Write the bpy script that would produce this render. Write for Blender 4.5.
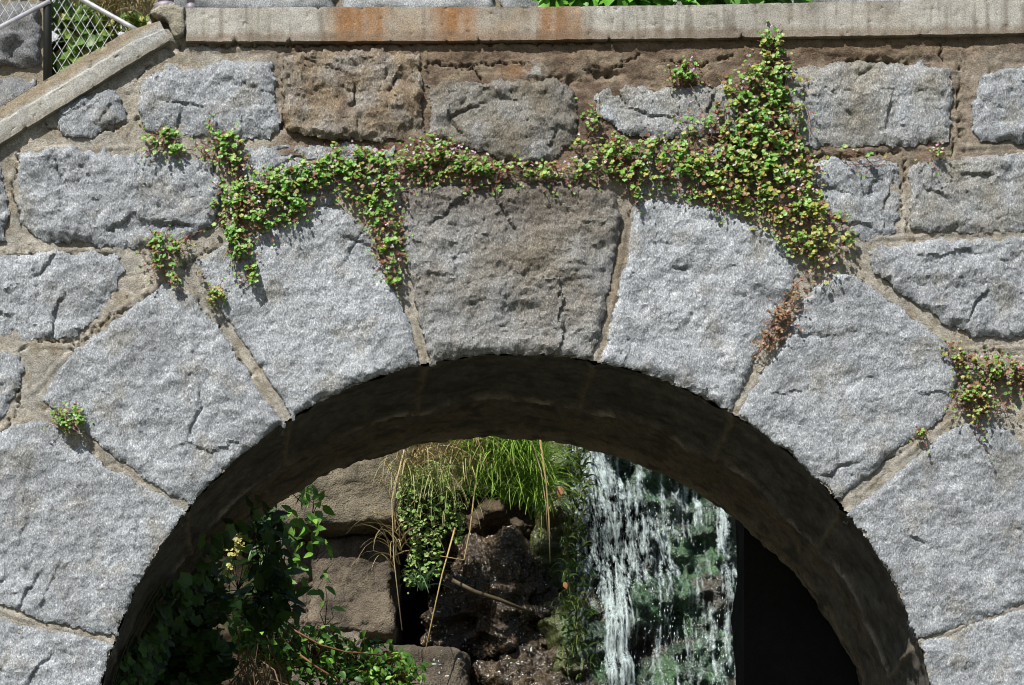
import bpy, math, random
import numpy as np
from mathutils import Vector, Matrix

for o in list(bpy.data.objects):
    bpy.data.objects.remove(o)
scene = bpy.context.scene
C = scene.collection
rng = np.random.default_rng(7)
random.seed(7)

# ------------------------------------------------------------------ camera, sky, sun, exposure
S = 0.003                      # metres per picture unit on the wall face
CX, CZ, DIST = -0.786, -3.3225, 10.0
cam = bpy.data.cameras.new('camera')
cam_o = bpy.data.objects.new('camera', cam)
C.objects.link(cam_o)
cam_o.location = (CX, -DIST, CZ)
cam_o.rotation_euler = (math.radians(90), 0, 0)
cam.sensor_width = 36.0
cam.lens = 36.0 * (DIST / S) / 1024.0
cam.shift_x = 262 / 1024.0     # a shift lens, the back of the camera kept upright
cam.shift_y = 1107.5 / 1024.0
cam.clip_start = 0.1
cam.clip_end = 2000
scene.camera = cam_o
scene.render.resolution_x, scene.render.resolution_y = 1024, 685

SUN_DIR = Vector((0.40, 0.60, -0.80)).normalized()      # direction the light travels
el = math.asin(-SUN_DIR.z)
az = math.atan2(-SUN_DIR.x, -SUN_DIR.y)
w = bpy.data.worlds.new('World')
scene.world = w
w.use_nodes = True
nt = w.node_tree
nt.nodes.clear()
sky = nt.nodes.new('ShaderNodeTexSky')
sky.sky_type = 'NISHITA'
sky.sun_disc = False
sky.sun_elevation = el
sky.sun_rotation = az % (2 * math.pi)
bg = nt.nodes.new('ShaderNodeBackground')
bg.inputs['Strength'].default_value = 0.06
wo = nt.nodes.new('ShaderNodeOutputWorld')
nt.links.new(sky.outputs[0], bg.inputs[0])
nt.links.new(bg.outputs[0], wo.inputs[0])
sun = bpy.data.lights.new('sun', 'SUN')
sun.energy = 4.6
sun.angle = math.radians(0.5)
sun.color = (1.0, 0.96, 0.89)
sun_o = bpy.data.objects.new('sun', sun)
C.objects.link(sun_o)
sun_o.location = (-6, -9, 12)
sun_o.rotation_euler = SUN_DIR.to_track_quat('-Z', 'Y').to_euler()
vs = scene.view_settings
vs.view_transform = 'Standard'
vs.look = 'None'
vs.exposure = 0.70
vs.gamma = 1.0
vs.use_curve_mapping = False
scene.cycles.filter_width = 1.0

# ------------------------------------------------------------------ noise
def _hash(ix, iy, iz, seed):
    h = (ix.astype(np.int64) * 374761393 + iy.astype(np.int64) * 668265263 + iz.astype(np.int64) * 2147483647 + seed * 974634777) & 0xFFFFFFFF
    h = ((h ^ (h >> 13)) * 1274126177) & 0xFFFFFFFF
    h = ((h ^ (h >> 16)) * 2246822519) & 0xFFFFFFFF
    return ((h ^ (h >> 15)) & 0xFFFFFF) / float(0xFFFFFF)

def noise2(x, y, seed=0):
    xi, yi = np.floor(x), np.floor(y)
    fx, fy = x - xi, y - yi
    u = fx * fx * fx * (fx * (fx * 6 - 15) + 10)
    v = fy * fy * fy * (fy * (fy * 6 - 15) + 10)
    z = np.zeros_like(xi)
    def g(dx, dy):
        a = _hash(xi + dx, yi + dy, z, seed) * 2 * math.pi
        return np.cos(a) * (fx - dx) + np.sin(a) * (fy - dy)
    n0 = g(0, 0) * (1 - u) + g(1, 0) * u
    n1 = g(0, 1) * (1 - u) + g(1, 1) * u
    return (n0 * (1 - v) + n1 * v) * 1.4

def noise3(x, y, z, seed=0):
    xi, yi, zi = np.floor(x), np.floor(y), np.floor(z)
    fx, fy, fz = x - xi, y - yi, z - zi
    u, v, t = [f * f * (3 - 2 * f) for f in (fx, fy, fz)]
    def g(a, b, c): return _hash(xi + a, yi + b, zi + c, seed)
    x00 = g(0,0,0)*(1-u)+g(1,0,0)*u; x10 = g(0,1,0)*(1-u)+g(1,1,0)*u
    x01 = g(0,0,1)*(1-u)+g(1,0,1)*u; x11 = g(0,1,1)*(1-u)+g(1,1,1)*u
    return ((x00*(1-v)+x10*v)*(1-t) + (x01*(1-v)+x11*v)*t) * 2 - 1

def fbm2(x, y, oct=4, seed=0, gain=0.5):
    a, s, f = 1.0, 0.0, 1.0
    for k in range(oct):
        s = s + a * noise2(x * f + 17.3 * k, y * f - 9.1 * k, seed + k)
        a *= gain; f *= 2.03
    return s

def fbm3(x, y, z, oct=4, seed=0, gain=0.5):
    a, s, f = 1.0, 0.0, 1.0
    for k in range(oct):
        s = s + a * noise3(x * f + 7.7 * k, y * f, z * f - 3.1 * k, seed + k)
        a *= gain; f *= 2.03
    return s

def sstep(a, b, x):
    t = np.clip((x - a) / (b - a), 0, 1)
    return t * t * (3 - 2 * t)

def terrace(v, n, sharp=0.25):
    f = np.floor(v * n)
    r = v * n - f
    return (f + sstep(0.5 - sharp, 0.5 + sharp, r)) / n

def facets(x, y, seed, cell):
    """broken-stone planes: each cell a tilted plane, cut where they meet"""
    gx, gy = np.floor(x / cell), np.floor(y / cell)
    best = np.full(x.shape, -1e9)
    z = np.zeros_like(gx)
    for dx in (-1, 0, 1):
        for dy in (-1, 0, 1):
            ix, iy = gx + dx, gy + dy
            px = (ix + _hash(ix, iy, z, seed)) * cell
            py = (iy + _hash(ix, iy, z + 1, seed)) * cell
            sx = _hash(ix, iy, z + 2, seed) * 2 - 1
            sy = _hash(ix, iy, z + 3, seed) * 2 - 1
            hh = _hash(ix, iy, z + 4, seed)
            d = np.hypot(x - px, y - py) / cell
            v = hh * 0.55 + ((x - px) * sx + (y - py) * sy) / cell * 0.75 - d * d * 0.22
            best = np.maximum(best, v)
    return best

# ------------------------------------------------------------------ helpers
def P(px, py, Y=0.0):
    """picture unit on the wall -> a point on the same sight line at depth Y"""
    k = (DIST + Y) / DIST
    x = (px - 512) * S
    z = (342.5 - py) * S
    return np.array((CX + (x - CX) * k, Y, CZ + (z - CZ) * k))

def tag(o, label=None, cat=None, group=None, kind=None):
    if label: o['label'] = label
    if cat: o['category'] = cat
    if group: o['group'] = group
    if kind: o['kind'] = kind
    return o

def empty(name, loc=(0, 0, 0)):
    o = bpy.data.objects.new(name, None)
    o.empty_display_size = 0.1
    o.location = loc
    C.objects.link(o)
    return o

def build(name, V, F, mat, parent=None, col=None, smooth=True, sharp=0):
    """one mesh object; V in world space, parent Empties carry a translation only"""
    V = np.asarray(V, dtype=np.float64).reshape(-1, 3)
    off = np.array(parent.location) if parent is not None else np.zeros(3)
    if parent is not None and parent.parent is not None:
        off = off + np.array(parent.parent.location)
    me = bpy.data.meshes.new(name)
    if isinstance(F, np.ndarray):
        n = F.shape[1]
        me.vertices.add(len(V)); me.vertices.foreach_set('co', (V - off).astype(np.float32).ravel())
        me.loops.add(F.size); me.loops.foreach_set('vertex_index', F.astype(np.int32).ravel())
        me.polygons.add(len(F))
        me.polygons.foreach_set('loop_start', np.arange(0, F.size, n, dtype=np.int32))
        me.polygons.foreach_set('loop_total', np.full(len(F), n, dtype=np.int32))
        me.update(calc_edges=True)
        me.validate()
    else:
        me.from_pydata((V - off).tolist(), [], F)
    if col is not None:
        a = me.color_attributes.new('Col', 'FLOAT_COLOR', 'POINT')
        c = np.ones((len(V), 4), dtype=np.float32)
        c[:, :3] = col
        a.data.foreach_set('color', c.ravel())
    me.polygons.foreach_set('use_smooth', np.full(len(me.polygons), smooth))
    if sharp and smooth: me.set_sharp_from_angle(angle=math.radians(sharp))
    me.materials.append(mat)
    o = bpy.data.objects.new(name, me)
    C.objects.link(o)
    if parent is not None:
        o.parent = parent
    return o

class Buf:
    def __init__(s): s.v = []; s.f = []; s.c = []; s.n = 0
    def add(s, v, f, c):
        v = np.asarray(v, float)
        s.v.append(v); s.f += [tuple(i + s.n for i in q) for q in f]
        c = np.asarray(c, float)
        s.c.append(np.tile(c, (len(v), 1)) if c.ndim == 1 else c)
        s.n += len(v)
    def out(s, name, mat, parent=None, smooth=True):
        return build(name, np.concatenate(s.v), s.f, mat, parent, np.concatenate(s.c), smooth)

def frame_of(n, up=(0, 0, 1)):
    n = np.asarray(n, float); n /= np.linalg.norm(n)
    t = np.cross(up, n)
    if np.linalg.norm(t) < 1e-4: t = np.array((1.0, 0, 0))
    t /= np.linalg.norm(t)
    return t, np.cross(n, t), n

def tube(buf, pts, r, col, sides=5, cap=True):
    pts = np.asarray(pts, float)
    n = len(pts)
    r = np.broadcast_to(np.asarray(r, float), (n,))
    d = np.gradient(pts, axis=0)
    V = []
    for i in range(n):
        a, b, _ = frame_of(d[i] + 1e-9, (0.13, 0.2, 0.97))
        for k in range(sides):
            t = 2 * math.pi * k / sides
            V.append(pts[i] + r[i] * (math.cos(t) * a + math.sin(t) * b))
    F = []
    for i in range(n - 1):
        for k in range(sides):
            F.append((i*sides+k, i*sides+(k+1) % sides, (i+1)*sides+(k+1) % sides, (i+1)*sides+k))
    if cap:
        F.append(tuple(range(sides))[::-1]); F.append(tuple((n-1)*sides+k for k in range(sides)))
    buf.add(V, F, col)

def leaf_round(buf, c, n, size, col, roll=None, lobes=5):
    """small ivy-like rounded leaf with shallow lobes, cupped"""
    a, b, n = frame_of(n)
    if roll is None: roll = rng.uniform(0, 6.28)
    ca, sa = math.cos(roll), math.sin(roll)
    a, b = a * ca + b * sa, b * ca - a * sa
    V = [c - n * size * 0.10]
    m = lobes * 2
    for k in range(m):
        t = 2 * math.pi * k / m
        rr = size * (0.52 if k % 2 == 0 else 0.43) * (0.72 if k == lobes else 1.0)
        V.append(c + rr * (math.cos(t) * a + math.sin(t) * b) + n * size * rng.uniform(-.04, .06))
    buf.add(V, [(0, k + 1, (k + 1) % m + 1) for k in range(m)], col)

def leaf_long(buf, base, d, n, L, W, col, droop=0.2):
    """pointed oval leaf, folded a little along its midrib"""
    d = np.asarray(d, float); d /= np.linalg.norm(d)
    s = np.cross(d, n); s /= (np.linalg.norm(s) + 1e-9)
    n = np.cross(s, d)
    prof = [(0, .04), (.18, .36), (.42, .5), (.68, .36), (.88, .14), (1, .0)]
    V = []; F = []
    for t, w_ in prof:
        c = base + d * L * t - n * droop * L * t * t
        V += [c - s * W * w_ + n * W * w_ * .3, c, c + s * W * w_ + n * W * w_ * .3]
    for i in range(len(prof) - 1):
        a = i * 3
        F += [(a, a+1, a+4, a+3), (a+1, a+2, a+5, a+4)]
    buf.add(V, F, col)

def blade(buf, base, d, L, wd, col, bend, seg=6, tipcol=None):
    d = np.asarray(d, float); d /= np.linalg.norm(d)
    pts = []; p = np.array(base, float); q = d.copy()
    for i in range(seg + 1):
        pts.append(p.copy()); p = p + q * L / seg
        q = q + np.asarray(bend) / seg; q /= np.linalg.norm(q)
    s = np.cross(d, (rng.uniform(-.5, .5), -1, rng.uniform(-.3, .3))); s /= np.linalg.norm(s) + 1e-9
    V = []; cc = []
    tipcol = col if tipcol is None else tipcol
    for i, p in enumerate(pts):
        t = i / seg
        ww = wd * (1 - t) ** .6 * .5 + wd * .04
        V += [p - s * ww, p + s * ww]
        cc += [np.asarray(col) * (1 - t) + np.asarray(tipcol) * t] * 2
    buf.add(V, [(2*i, 2*i+1, 2*i+3, 2*i+2) for i in range(seg)], np.array(cc))

# ------------------------------------------------------------------ materials
def new_mat(name):
    m = bpy.data.materials.new(name); m.use_nodes = True
    nt = m.node_tree; nt.nodes.clear()
    out = nt.nodes.new('ShaderNodeOutputMaterial')
    b = nt.nodes.new('ShaderNodeBsdfPrincipled')
    nt.links.new(b.outputs[0], out.inputs[0])
    return m, nt, b, out

def nd(nt, t, **kw):
    n = nt.nodes.new(t)
    for k, v in kw.items():
        if k in n.inputs: n.inputs[k].default_value = v
        else: setattr(n, k, v)
    return n

def ramp(nt, src, stops):
    r = nt.nodes.new('ShaderNodeValToRGB')
    e = r.color_ramp.elements
    while len(e) < len(stops): e.new(0.5)
    for i, (p, c) in enumerate(stops):
        e[i].position = p
        e[i].color = (c, c, c, 1) if not hasattr(c, '__len__') else tuple(c) + (1,)
    nt.links.new(src, r.inputs[0])
    return r.outputs[0]

def mul(nt, a, b, fac=1.0):
    m = nt.nodes.new('ShaderNodeMix'); m.data_type = 'RGBA'; m.blend_type = 'MULTIPLY'
    m.inputs[0].default_value = fac
    nt.links.new(a, m.inputs[6]); nt.links.new(b, m.inputs[7])
    return m.outputs[2]

def stone_mat(name, speck=True, rough=0.8, bump=0.6, scale=1.0, spec=0.3, dist=.005):
    m, nt, b, out = new_mat(name)
    at = nd(nt, 'ShaderNodeAttribute', attribute_name='Col')
    geo = nt.nodes.new('ShaderNodeNewGeometry')
    tc = geo.outputs['Position']
    col = at.outputs['Color']
    n1 = nd(nt, 'ShaderNodeTexNoise', Scale=230 * scale, Detail=3.0, Roughness=0.65)
    n2 = nd(nt, 'ShaderNodeTexNoise', Scale=38 * scale, Detail=4.0, Roughness=0.6)
    n3 = nd(nt, 'ShaderNodeTexNoise', Scale=5.0 * scale, Detail=5.0, Roughness=0.6)
    vo = nd(nt, 'ShaderNodeTexVoronoi', Scale=210 * scale)
    mpg = nd(nt, 'ShaderNodeMapping'); mpg.inputs['Rotation'].default_value = (0, math.radians(35), 0); mpg.inputs['Scale'].default_value = (1, 1, 0.55)
    nt.links.new(tc, mpg.inputs['Vector'])
    for n in (n2, n3, vo): nt.links.new(tc, n.inputs['Vector'])
    nt.links.new(mpg.outputs[0] if speck else tc, n1.inputs['Vector'])
    if speck: nt.links.new(mpg.outputs[0], n2.inputs['Vector'])
    if speck:
        col = mul(nt, col, ramp(nt, n1.outputs[0], [(0.28, 0.40), (0.42, 0.82), (0.55, 1.07), (0.70, 1.85)]))
        col = mul(nt, col, ramp(nt, vo.outputs['Color'], [(0.0, 0.66), (0.25, 0.9), (0.75, 1.1), (1.0, 1.5)]), 0.85)
    else:
        col = mul(nt, col, ramp(nt, n1.outputs[0], [(0.28, 0.55), (0.5, 1.0), (0.72, 1.45)]))
    col = mul(nt, col, ramp(nt, n2.outputs[0], [(0.3, 0.82), (0.5, 1.0), (0.72, 1.15)]))
    col = mul(nt, col, ramp(nt, n3.outputs[0], [(0.3, 0.82), (0.5, 1.0), (0.7, 1.12)]))
    nt.links.new(col, b.inputs['Base Color'])
    b.inputs['Roughness'].default_value = rough
    b.inputs['Specular IOR Level'].default_value = spec
    mx = nd(nt, 'ShaderNodeMath', operation='ADD')
    sc = nd(nt, 'ShaderNodeMath', operation='MULTIPLY'); sc.inputs[1].default_value = 0.5
    nt.links.new(n2.outputs[0], sc.inputs[0]); nt.links.new(sc.outputs[0], mx.inputs[0]); nt.links.new(n1.outputs[0], mx.inputs[1])
    bp = nd(nt, 'ShaderNodeBump', Strength=bump, Distance=dist)
    nt.links.new(mx.outputs[0], bp.inputs['Height'])
    nt.links.new(bp.outputs[0], b.inputs['Normal'])
    return m

M_GRANITE = stone_mat('granite', True, 0.72, 0.9, dist=.0055)
M_MORTAR = stone_mat('lime_mortar', False, 0.9, 0.8, spec=0.15)
M_COPING = stone_mat('coping_stone', False, 0.85, 0.35, spec=0.2)
M_SOFFIT = stone_mat('sooty_soffit_stone', False, 0.85, 0.8, spec=0.2)
M_ROCK = stone_mat('bank_rock', False, 0.85, 1.0, 0.6, spec=0.25, dist=.016)
M_SOIL = stone_mat('dark_soil', False, 0.95, 0.9, 0.4, spec=0.1)

def wet_mat(name, rough=0.16):
    m, nt, b, out = new_mat(name)
    at = nd(nt, 'ShaderNodeAttribute', attribute_name='Col')
    geo = nt.nodes.new('ShaderNodeNewGeometry')
    n1 = nd(nt, 'ShaderNodeTexNoise', Scale=70, Detail=4.0, Roughness=0.6)
    n2 = nd(nt, 'ShaderNodeTexNoise', Scale=14, Detail=4.0, Roughness=0.6)
    for n in (n1, n2): nt.links.new(geo.outputs['Position'], n.inputs['Vector'])
    col = mul(nt, at.outputs['Color'], ramp(nt, n1.outputs[0], [(0.3, 0.5), (0.5, 1.0), (0.7, 1.6)]))
    col = mul(nt, col, ramp(nt, n2.outputs[0], [(0.3, 0.6), (0.5, 1.0), (0.7, 1.4)]))
    nt.links.new(col, b.inputs['Base Color'])
    b.inputs['Roughness'].default_value = rough
    b.inputs['Specular IOR Level'].default_value = 0.8
    bp = nd(nt, 'ShaderNodeBump', Strength=1.0, Distance=0.016)
    nt.links.new(n1.outputs[0], bp.inputs['Height']); nt.links.new(bp.outputs[0], b.inputs['Normal'])
    return m
M_WET = wet_mat('wet_rock', 0.15)
M_MOSS = wet_mat('wet_moss', 0.28)

def leaf_mat(name, trans=0.3, rough=0.45):
    m, nt, b, out = new_mat(name)
    at = nd(nt, 'ShaderNodeAttribute', attribute_name='Col')
    geo = nt.nodes.new('ShaderNodeNewGeometry')
    n1 = nd(nt, 'ShaderNodeTexNoise', Scale=220, Detail=2.0)
    nt.links.new(geo.outputs['Position'], n1.inputs['Vector'])
    col = mul(nt, at.outputs['Color'], ramp(nt, n1.outputs[0], [(0.3, 0.75), (0.5, 1.0), (0.7, 1.2)]))
    nt.links.new(col, b.inputs['Base Color'])
    b.inputs['Roughness'].default_value = rough
    b.inputs['Specular IOR Level'].default_value = 0.35
    tr = nd(nt, 'ShaderNodeBsdfTranslucent')
    nt.links.new(col, tr.inputs[0])
    mx = nd(nt, 'ShaderNodeMixShader'); mx.inputs[0].default_value = trans
    nt.links.new(b.outputs[0], mx.inputs[1]); nt.links.new(tr.outputs[0], mx.inputs[2])
    nt.links.new(mx.outputs[0], out.inputs[0])
    return m
M_LEAF = leaf_mat('leaf')
M_STEM = leaf_mat('stem', 0.1, 0.6)
M_STRAW = leaf_mat('dry_straw', 0.2, 0.7)
M_PETAL = leaf_mat('petal', 0.3, 0.6)

def metal_mat(name, base, rough, metallic=1.0):
    m, nt, b, out = new_mat(name)
    geo = nt.nodes.new('ShaderNodeNewGeometry')
    n1 = nd(nt, 'ShaderNodeTexNoise', Scale=45, Detail=4.0)
    nt.links.new(geo.outputs['Position'], n1.inputs['Vector'])
    c = nd(nt, 'ShaderNodeRGB'); c.outputs[0].default_value = tuple(base) + (1,)
    nt.links.new(mul(nt, c.outputs[0], ramp(nt, n1.outputs[0], [(0.35, 0.75), (0.6, 1.05)])), b.inputs['Base Color'])
    b.inputs['Metallic'].default_value = metallic
    b.inputs['Roughness'].default_value = rough
    return m
M_GALV = metal_mat('galvanised_steel', (0.72, 0.72, 0.76), 0.42, 0.55)
M_WIRE = metal_mat('dull_zinc_wire', (0.42, 0.43, 0.44), 0.5, 0.4)
M_POST = metal_mat('weathered_steel', (0.22, 0.20, 0.23), 0.6, 0.3)
M_DARKPOST = metal_mat('dark_green_paint', (0.007, 0.010, 0.008), 0.6, 0.0)

def water_mat():
    m, nt, b, out = new_mat('falling_water')
    geo = nt.nodes.new('ShaderNodeNewGeometry')
    mp = nd(nt, 'ShaderNodeMapping'); mp.inputs['Scale'].default_value = (1, 1, 0.16)
    nt.links.new(geo.outputs['Position'], mp.inputs['Vector'])
    n1 = nd(nt, 'ShaderNodeTexNoise', Scale=75, Detail=4.0, Roughness=0.7)
    nt.links.new(mp.outputs[0], n1.inputs['Vector'])
    at = nd(nt, 'ShaderNodeAttribute', attribute_name='Col')
    b.inputs['Base Color'].default_value = (0.52, 0.62, 0.62, 1)
    b.inputs['Roughness'].default_value = 0.25
    b.inputs['Specular IOR Level'].default_value = 0.5
    bp = nd(nt, 'ShaderNodeBump', Strength=0.8, Distance=0.02)
    nt.links.new(n1.outputs[0], bp.inputs['Height']); nt.links.new(bp.outputs[0], b.inputs['Normal'])
    clear = nd(nt, 'ShaderNodeBsdfTransparent')
    ad = nd(nt, 'ShaderNodeMath', operation='ADD')
    nt.links.new(n1.outputs[0], ad.inputs[0]); nt.links.new(at.outputs['Fac'], ad.inputs[1])
    fac = ramp(nt, ad.outputs[0], [(0.60, 0.0), (1.25, 0.85)])
    mx = nd(nt, 'ShaderNodeMixShader')
    nt.links.new(fac, mx.inputs[0]); nt.links.new(clear.outputs[0], mx.inputs[1]); nt.links.new(b.outputs[0], mx.inputs[2])
    nt.links.new(mx.outputs[0], out.inputs[0])
    return m
M_WATER = water_mat()

def ground_mat():
    m, nt, b, out = new_mat('ground_gravel_and_grass')
    geo = nt.nodes.new('ShaderNodeNewGeometry')
    n1 = nd(nt, 'ShaderNodeTexNoise', Scale=0.6, Detail=8.0)
    n2 = nd(nt, 'ShaderNodeTexNoise', Scale=30, Detail=5.0)
    for n in (n1, n2): nt.links.new(geo.outputs['Position'], n.inputs['Vector'])
    c = ramp(nt, n1.outputs[0], [(0.4, (0.045, 0.07, 0.02)), (0.55, (0.12, 0.10, 0.07)), (0.7, (0.20, 0.18, 0.15))])
    nt.links.new(mul(nt, c, ramp(nt, n2.outputs[0], [(0.3, 0.6), (0.7, 1.3)])), b.inputs['Base Color'])
    b.inputs['Roughness'].default_value = 0.95
    return m
M_GROUND = ground_mat()

# ------------------------------------------------------------------ stone block builder
def poly_sdf(x, y, poly):
    """signed distance (positive inside) and vector to nearest edge point"""
    poly = np.asarray(poly, float)
    n = len(poly)
    best = np.full(x.shape, 1e18); dx = np.zeros_like(x); dy = np.zeros_like(x)
    inside = np.zeros(x.shape, bool)
    for i in range(n):
        ax, ay = poly[i]; bx, by = poly[(i + 1) % n]
        ex, ey = bx - ax, by - ay
        L = ex * ex + ey * ey
        if L < 1e-9: continue
        t = np.clip(((x - ax) * ex + (y - ay) * ey) / L, 0, 1)
        vx, vy = ax + t * ex - x, ay + t * ey - y
        d = vx * vx + vy * vy
        m = d < best
        best = np.where(m, d, best); dx = np.where(m, vx, dx); dy = np.where(m, vy, dy)
        if by != ay:
            c = ((ay > y) != (by > y)) & (x < ex * (y - ay) / (by - ay) + ax)
            inside ^= c
    d = np.sqrt(best)
    return np.where(inside, d, -d), dx, dy

AC, AR = (516.0, 780.0), 428.0
def arc_pts(p0, p1):
    a0 = math.atan2(p0[1] - AC[1], p0[0] - AC[0]); a1 = math.atan2(p1[1] - AC[1], p1[0] - AC[0])
    if a1 - a0 > math.pi: a1 -= 2 * math.pi
    if a1 - a0 < -math.pi: a1 += 2 * math.pi
    n = max(3, int(abs(a1 - a0) * AR / 12))
    return [(AC[0] + AR * math.cos(a0 + (a1 - a0) * k / n), AC[1] + AR * math.sin(a0 + (a1 - a0) * k / n)) for k in range(n + 1)]

def wall_map(px, py, h):
    return np.stack([(px - 512) * S, -h, (342.5 - py) * S], -1)

def grid_faces(keep, nx, ny, flip=False):
    idx = np.full(keep.shape, -1); idx[keep] = np.arange(keep.sum())
    a, b, c, d = idx[:-1, :-1], idx[:-1, 1:], idx[1:, 1:], idx[1:, :-1]
    ok = (a >= 0) & (b >= 0) & (c >= 0) & (d >= 0)
    F = np.stack([a[ok], d[ok], c[ok], b[ok]], -1)
    return F[:, ::-1] if flip else F

BLOCKS = []          # (poly) of everything the mortar lies between
def block_mesh(poly, H=0.02, rough=1.0, tint=(.25, .265, .285), seed=0, step=2.0, depth=0.12,
               edge_w=7.0, edge_h=0.004, warp=2.2, tintfn=None, smoothface=False, cell=46, mapf=wall_map, ncrack=4, grow=0.0, snap=0.0):
    poly = np.asarray(poly, float)
    x0, y0 = poly.min(0) - 4 * step; x1, y1 = poly.max(0) + 4 * step
    gx = np.arange(x0, x1 + step, step); gy = np.arange(y0, y1 + step, step)
    X, Y = np.meshgrid(gx, gy)
    wx = warp * (fbm2(X / 11, Y / 11, 3, seed + 11) + .9 * fbm2(X / 34, Y / 34, 2, seed + 14)); wy = warp * (fbm2(X / 11 + 50, Y / 11, 3, seed + 12) + .9 * fbm2(X / 34, Y / 34, 2, seed + 15))
    sd, dx, dy = poly_sdf(X + wx, Y + wy, poly)
    ax = np.sign(sd) * dx / np.maximum(np.abs(sd), 1e-3); ay = np.sign(sd) * dy / np.maximum(np.abs(sd), 1e-3)
    sd = sd + grow
    out = np.maximum(-sd, 0)
    keep = out < 3.3 * step
    rim = (sd < .7 * step) & (sd > -4 * step)
    shift = np.where(rim, sd, 0.0) - 6.0 * sstep(0, .45, out / (3 * step))      # ring of vertices drawn onto the outline, the sides running straight back
    px = X + ax * shift; py = Y + ay * shift
    ins = np.maximum(sd, 0)
    e = 1 - np.exp(-ins / edge_w)
    if smoothface:
        nz = 0.0012 * rough * fbm2(px / 18, py / 18, 4, seed) + 0.0008 * rough * fbm2(px / 5, py / 5, 2, seed + 3)
        h = edge_h + (H - edge_h) * e + nz
    else:
        wpx = px + 9 * fbm2(px / 25, py / 25, 3, seed + 21); wpy = py + 9 * fbm2(px / 25, py / 25, 3, seed + 31)
        jx = px + 3.0 * fbm2(px / 7, py / 7, 3, seed + 23); jy = py + 3.0 * fbm2(px / 7, py / 7, 3, seed + 33)
        fa = .8 * facets(wpx, wpy * 1.25, seed, cell) - .6 * facets(wpx + 31, wpy, seed + 2, cell * .8) + .30 * facets(jx, jy, seed + 5, cell * .36) - .26 * facets(jx, jy * 1.2, seed + 7, cell * .30)
        fa = fa + .12 * facets(jx, jy * 1.3, seed + 6, cell * .14) - .09 * facets(jx + 9, jy, seed + 8, cell * .12)
        lo = fbm2(px / 70, py / 60, 3, seed + 40)
        led = terrace(fbm2(jx / 48, jy / 30, 5, seed + 44, .55) + (px + 1.6 * py) / 230.0, 5, .06)
        gr = fbm2(px / 5.0, py / 5.0, 3, seed + 60, 0.7) + .8 * fbm2((px + .8 * py) / 5.0, (.8 * px - py) / 19.0, 3, seed + 64, .6)
        nz = rough * (0.0100 * fa + 0.008 * lo + 0.0080 * (led - (px + 1.6 * py) / 230.0) + 0.0013 * gr)
        rs = random.Random(seed)
        bw, bh = x1 - x0, y1 - y0
        for kk in range(ncrack):
            cx0, cy0 = x0 + bw * rs.uniform(.15, .85), y0 + bh * rs.uniform(.15, .85)
            an = rs.choice((-.9, -.6, .5, .9, -1.2, .15)) + rs.uniform(-.25, .25); Lc = rs.uniform(10, 32)
            ex, ey = math.cos(an), math.sin(an)
            al = (px - cx0) * ex + (py - cy0) * ey
            dd = -(px - cx0) * ey + (py - cy0) * ex + 4 * fbm2(px / 20, py / 20, 5, seed + 80 + kk, .55)
            win = np.exp(-(al / Lc) ** 4)
            if ex < 0: dd = -dd
            dp = rs.uniform(.5, 1.2)
            nz = nz - win * rough * dp * (.007 * np.exp(-(dd / 1.1) ** 2) + .009 * sstep(-.8, .8, dd) * np.exp(-np.maximum(dd, 0) / 16.0))
        h = edge_h + (H - edge_h) * e + nz * (0.5 + 0.5 * sstep(0, 7, ins)) + 0.0018 * (fbm2(px / 9, py / 9, 3, seed + 70))
    od = out / (3.0 * step)
    h = h - depth * np.clip(od, 0, 1)
    col = np.tile(np.asarray(tint, float), X.shape + (1,))
    if tintfn is not None:
        col = tintfn(px, py, col, seed)
    V = mapf(px, py, h)[keep]
    return V, grid_faces(keep, len(gx), len(gy)), col[keep]

def lerpc(col, c, m):
    m = np.clip(m, 0, 1)[..., None]
    return col * (1 - m) + np.asarray(c, float) * m

GREY = (.256, .272, .291)
def t_grey(px, py, col, seed):
    n = fbm2(px / 45, py / 45, 4, 301 + seed)
    col = lerpc(col, (.20, .19, .165), sstep(.15, .8, n) * .6)
    n2 = fbm2((px + py) / 12, (px - py) / 30, 4, 333 + seed)
    col = lerpc(col, (.36, .375, .39), sstep(.15, .7, n2) * .55)
    col = lerpc(col, (.15, .16, .175), sstep(.15, .7, -n2) * .5)
    n3 = fbm2(px / 80, py / 80, 2, 351 + seed)
    return col * (1 + .12 * n3)[..., None]
def t_brown(px, py, col, seed):
    n = fbm2(px / 30, py / 30, 4, 401 + seed)
    col = lerpc(col, (.175, .135, .088), .85 + .35 * n)
    return lerpc(col, (.10, .07, .048), sstep(.15, .7, fbm2(px / 22, py / 26, 4, 405)) * .7)
def t_key(px, py, col, seed):
    n = fbm2(px / 40, py / 50, 4, 77)
    m = np.exp(-((px - 535 + (py - 260) * .1) / 75) ** 2) * sstep(380, 250, py)
    col = lerpc(col, (.185, .178, .162), .62 + .3 * n)
    col = lerpc(col, (.142, .124, .098), .8 * m + .4 * n)
    return lerpc(col, (.10, .085, .07), sstep(245, 190, py + 14 * n) * .75)
def t_olive(px, py, col, seed):
    n = fbm2(px / 40, py / 50, 4, 178 + seed)
    return lerpc(col, (.128, .112, .085), .80 + .4 * n)
def t_mid(px, py, col, seed):
    n = fbm2(px / 40, py / 50, 4, 177 + seed)
    return lerpc(col, (.19, .178, .15), .5 + .6 * n)

GR = M_GRANITE
bridge = tag(empty('stone_bridge', (0, 0, 0)),
             'grey granite footbridge with a round arch of large rough blocks, coping on top', 'bridge')

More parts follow.
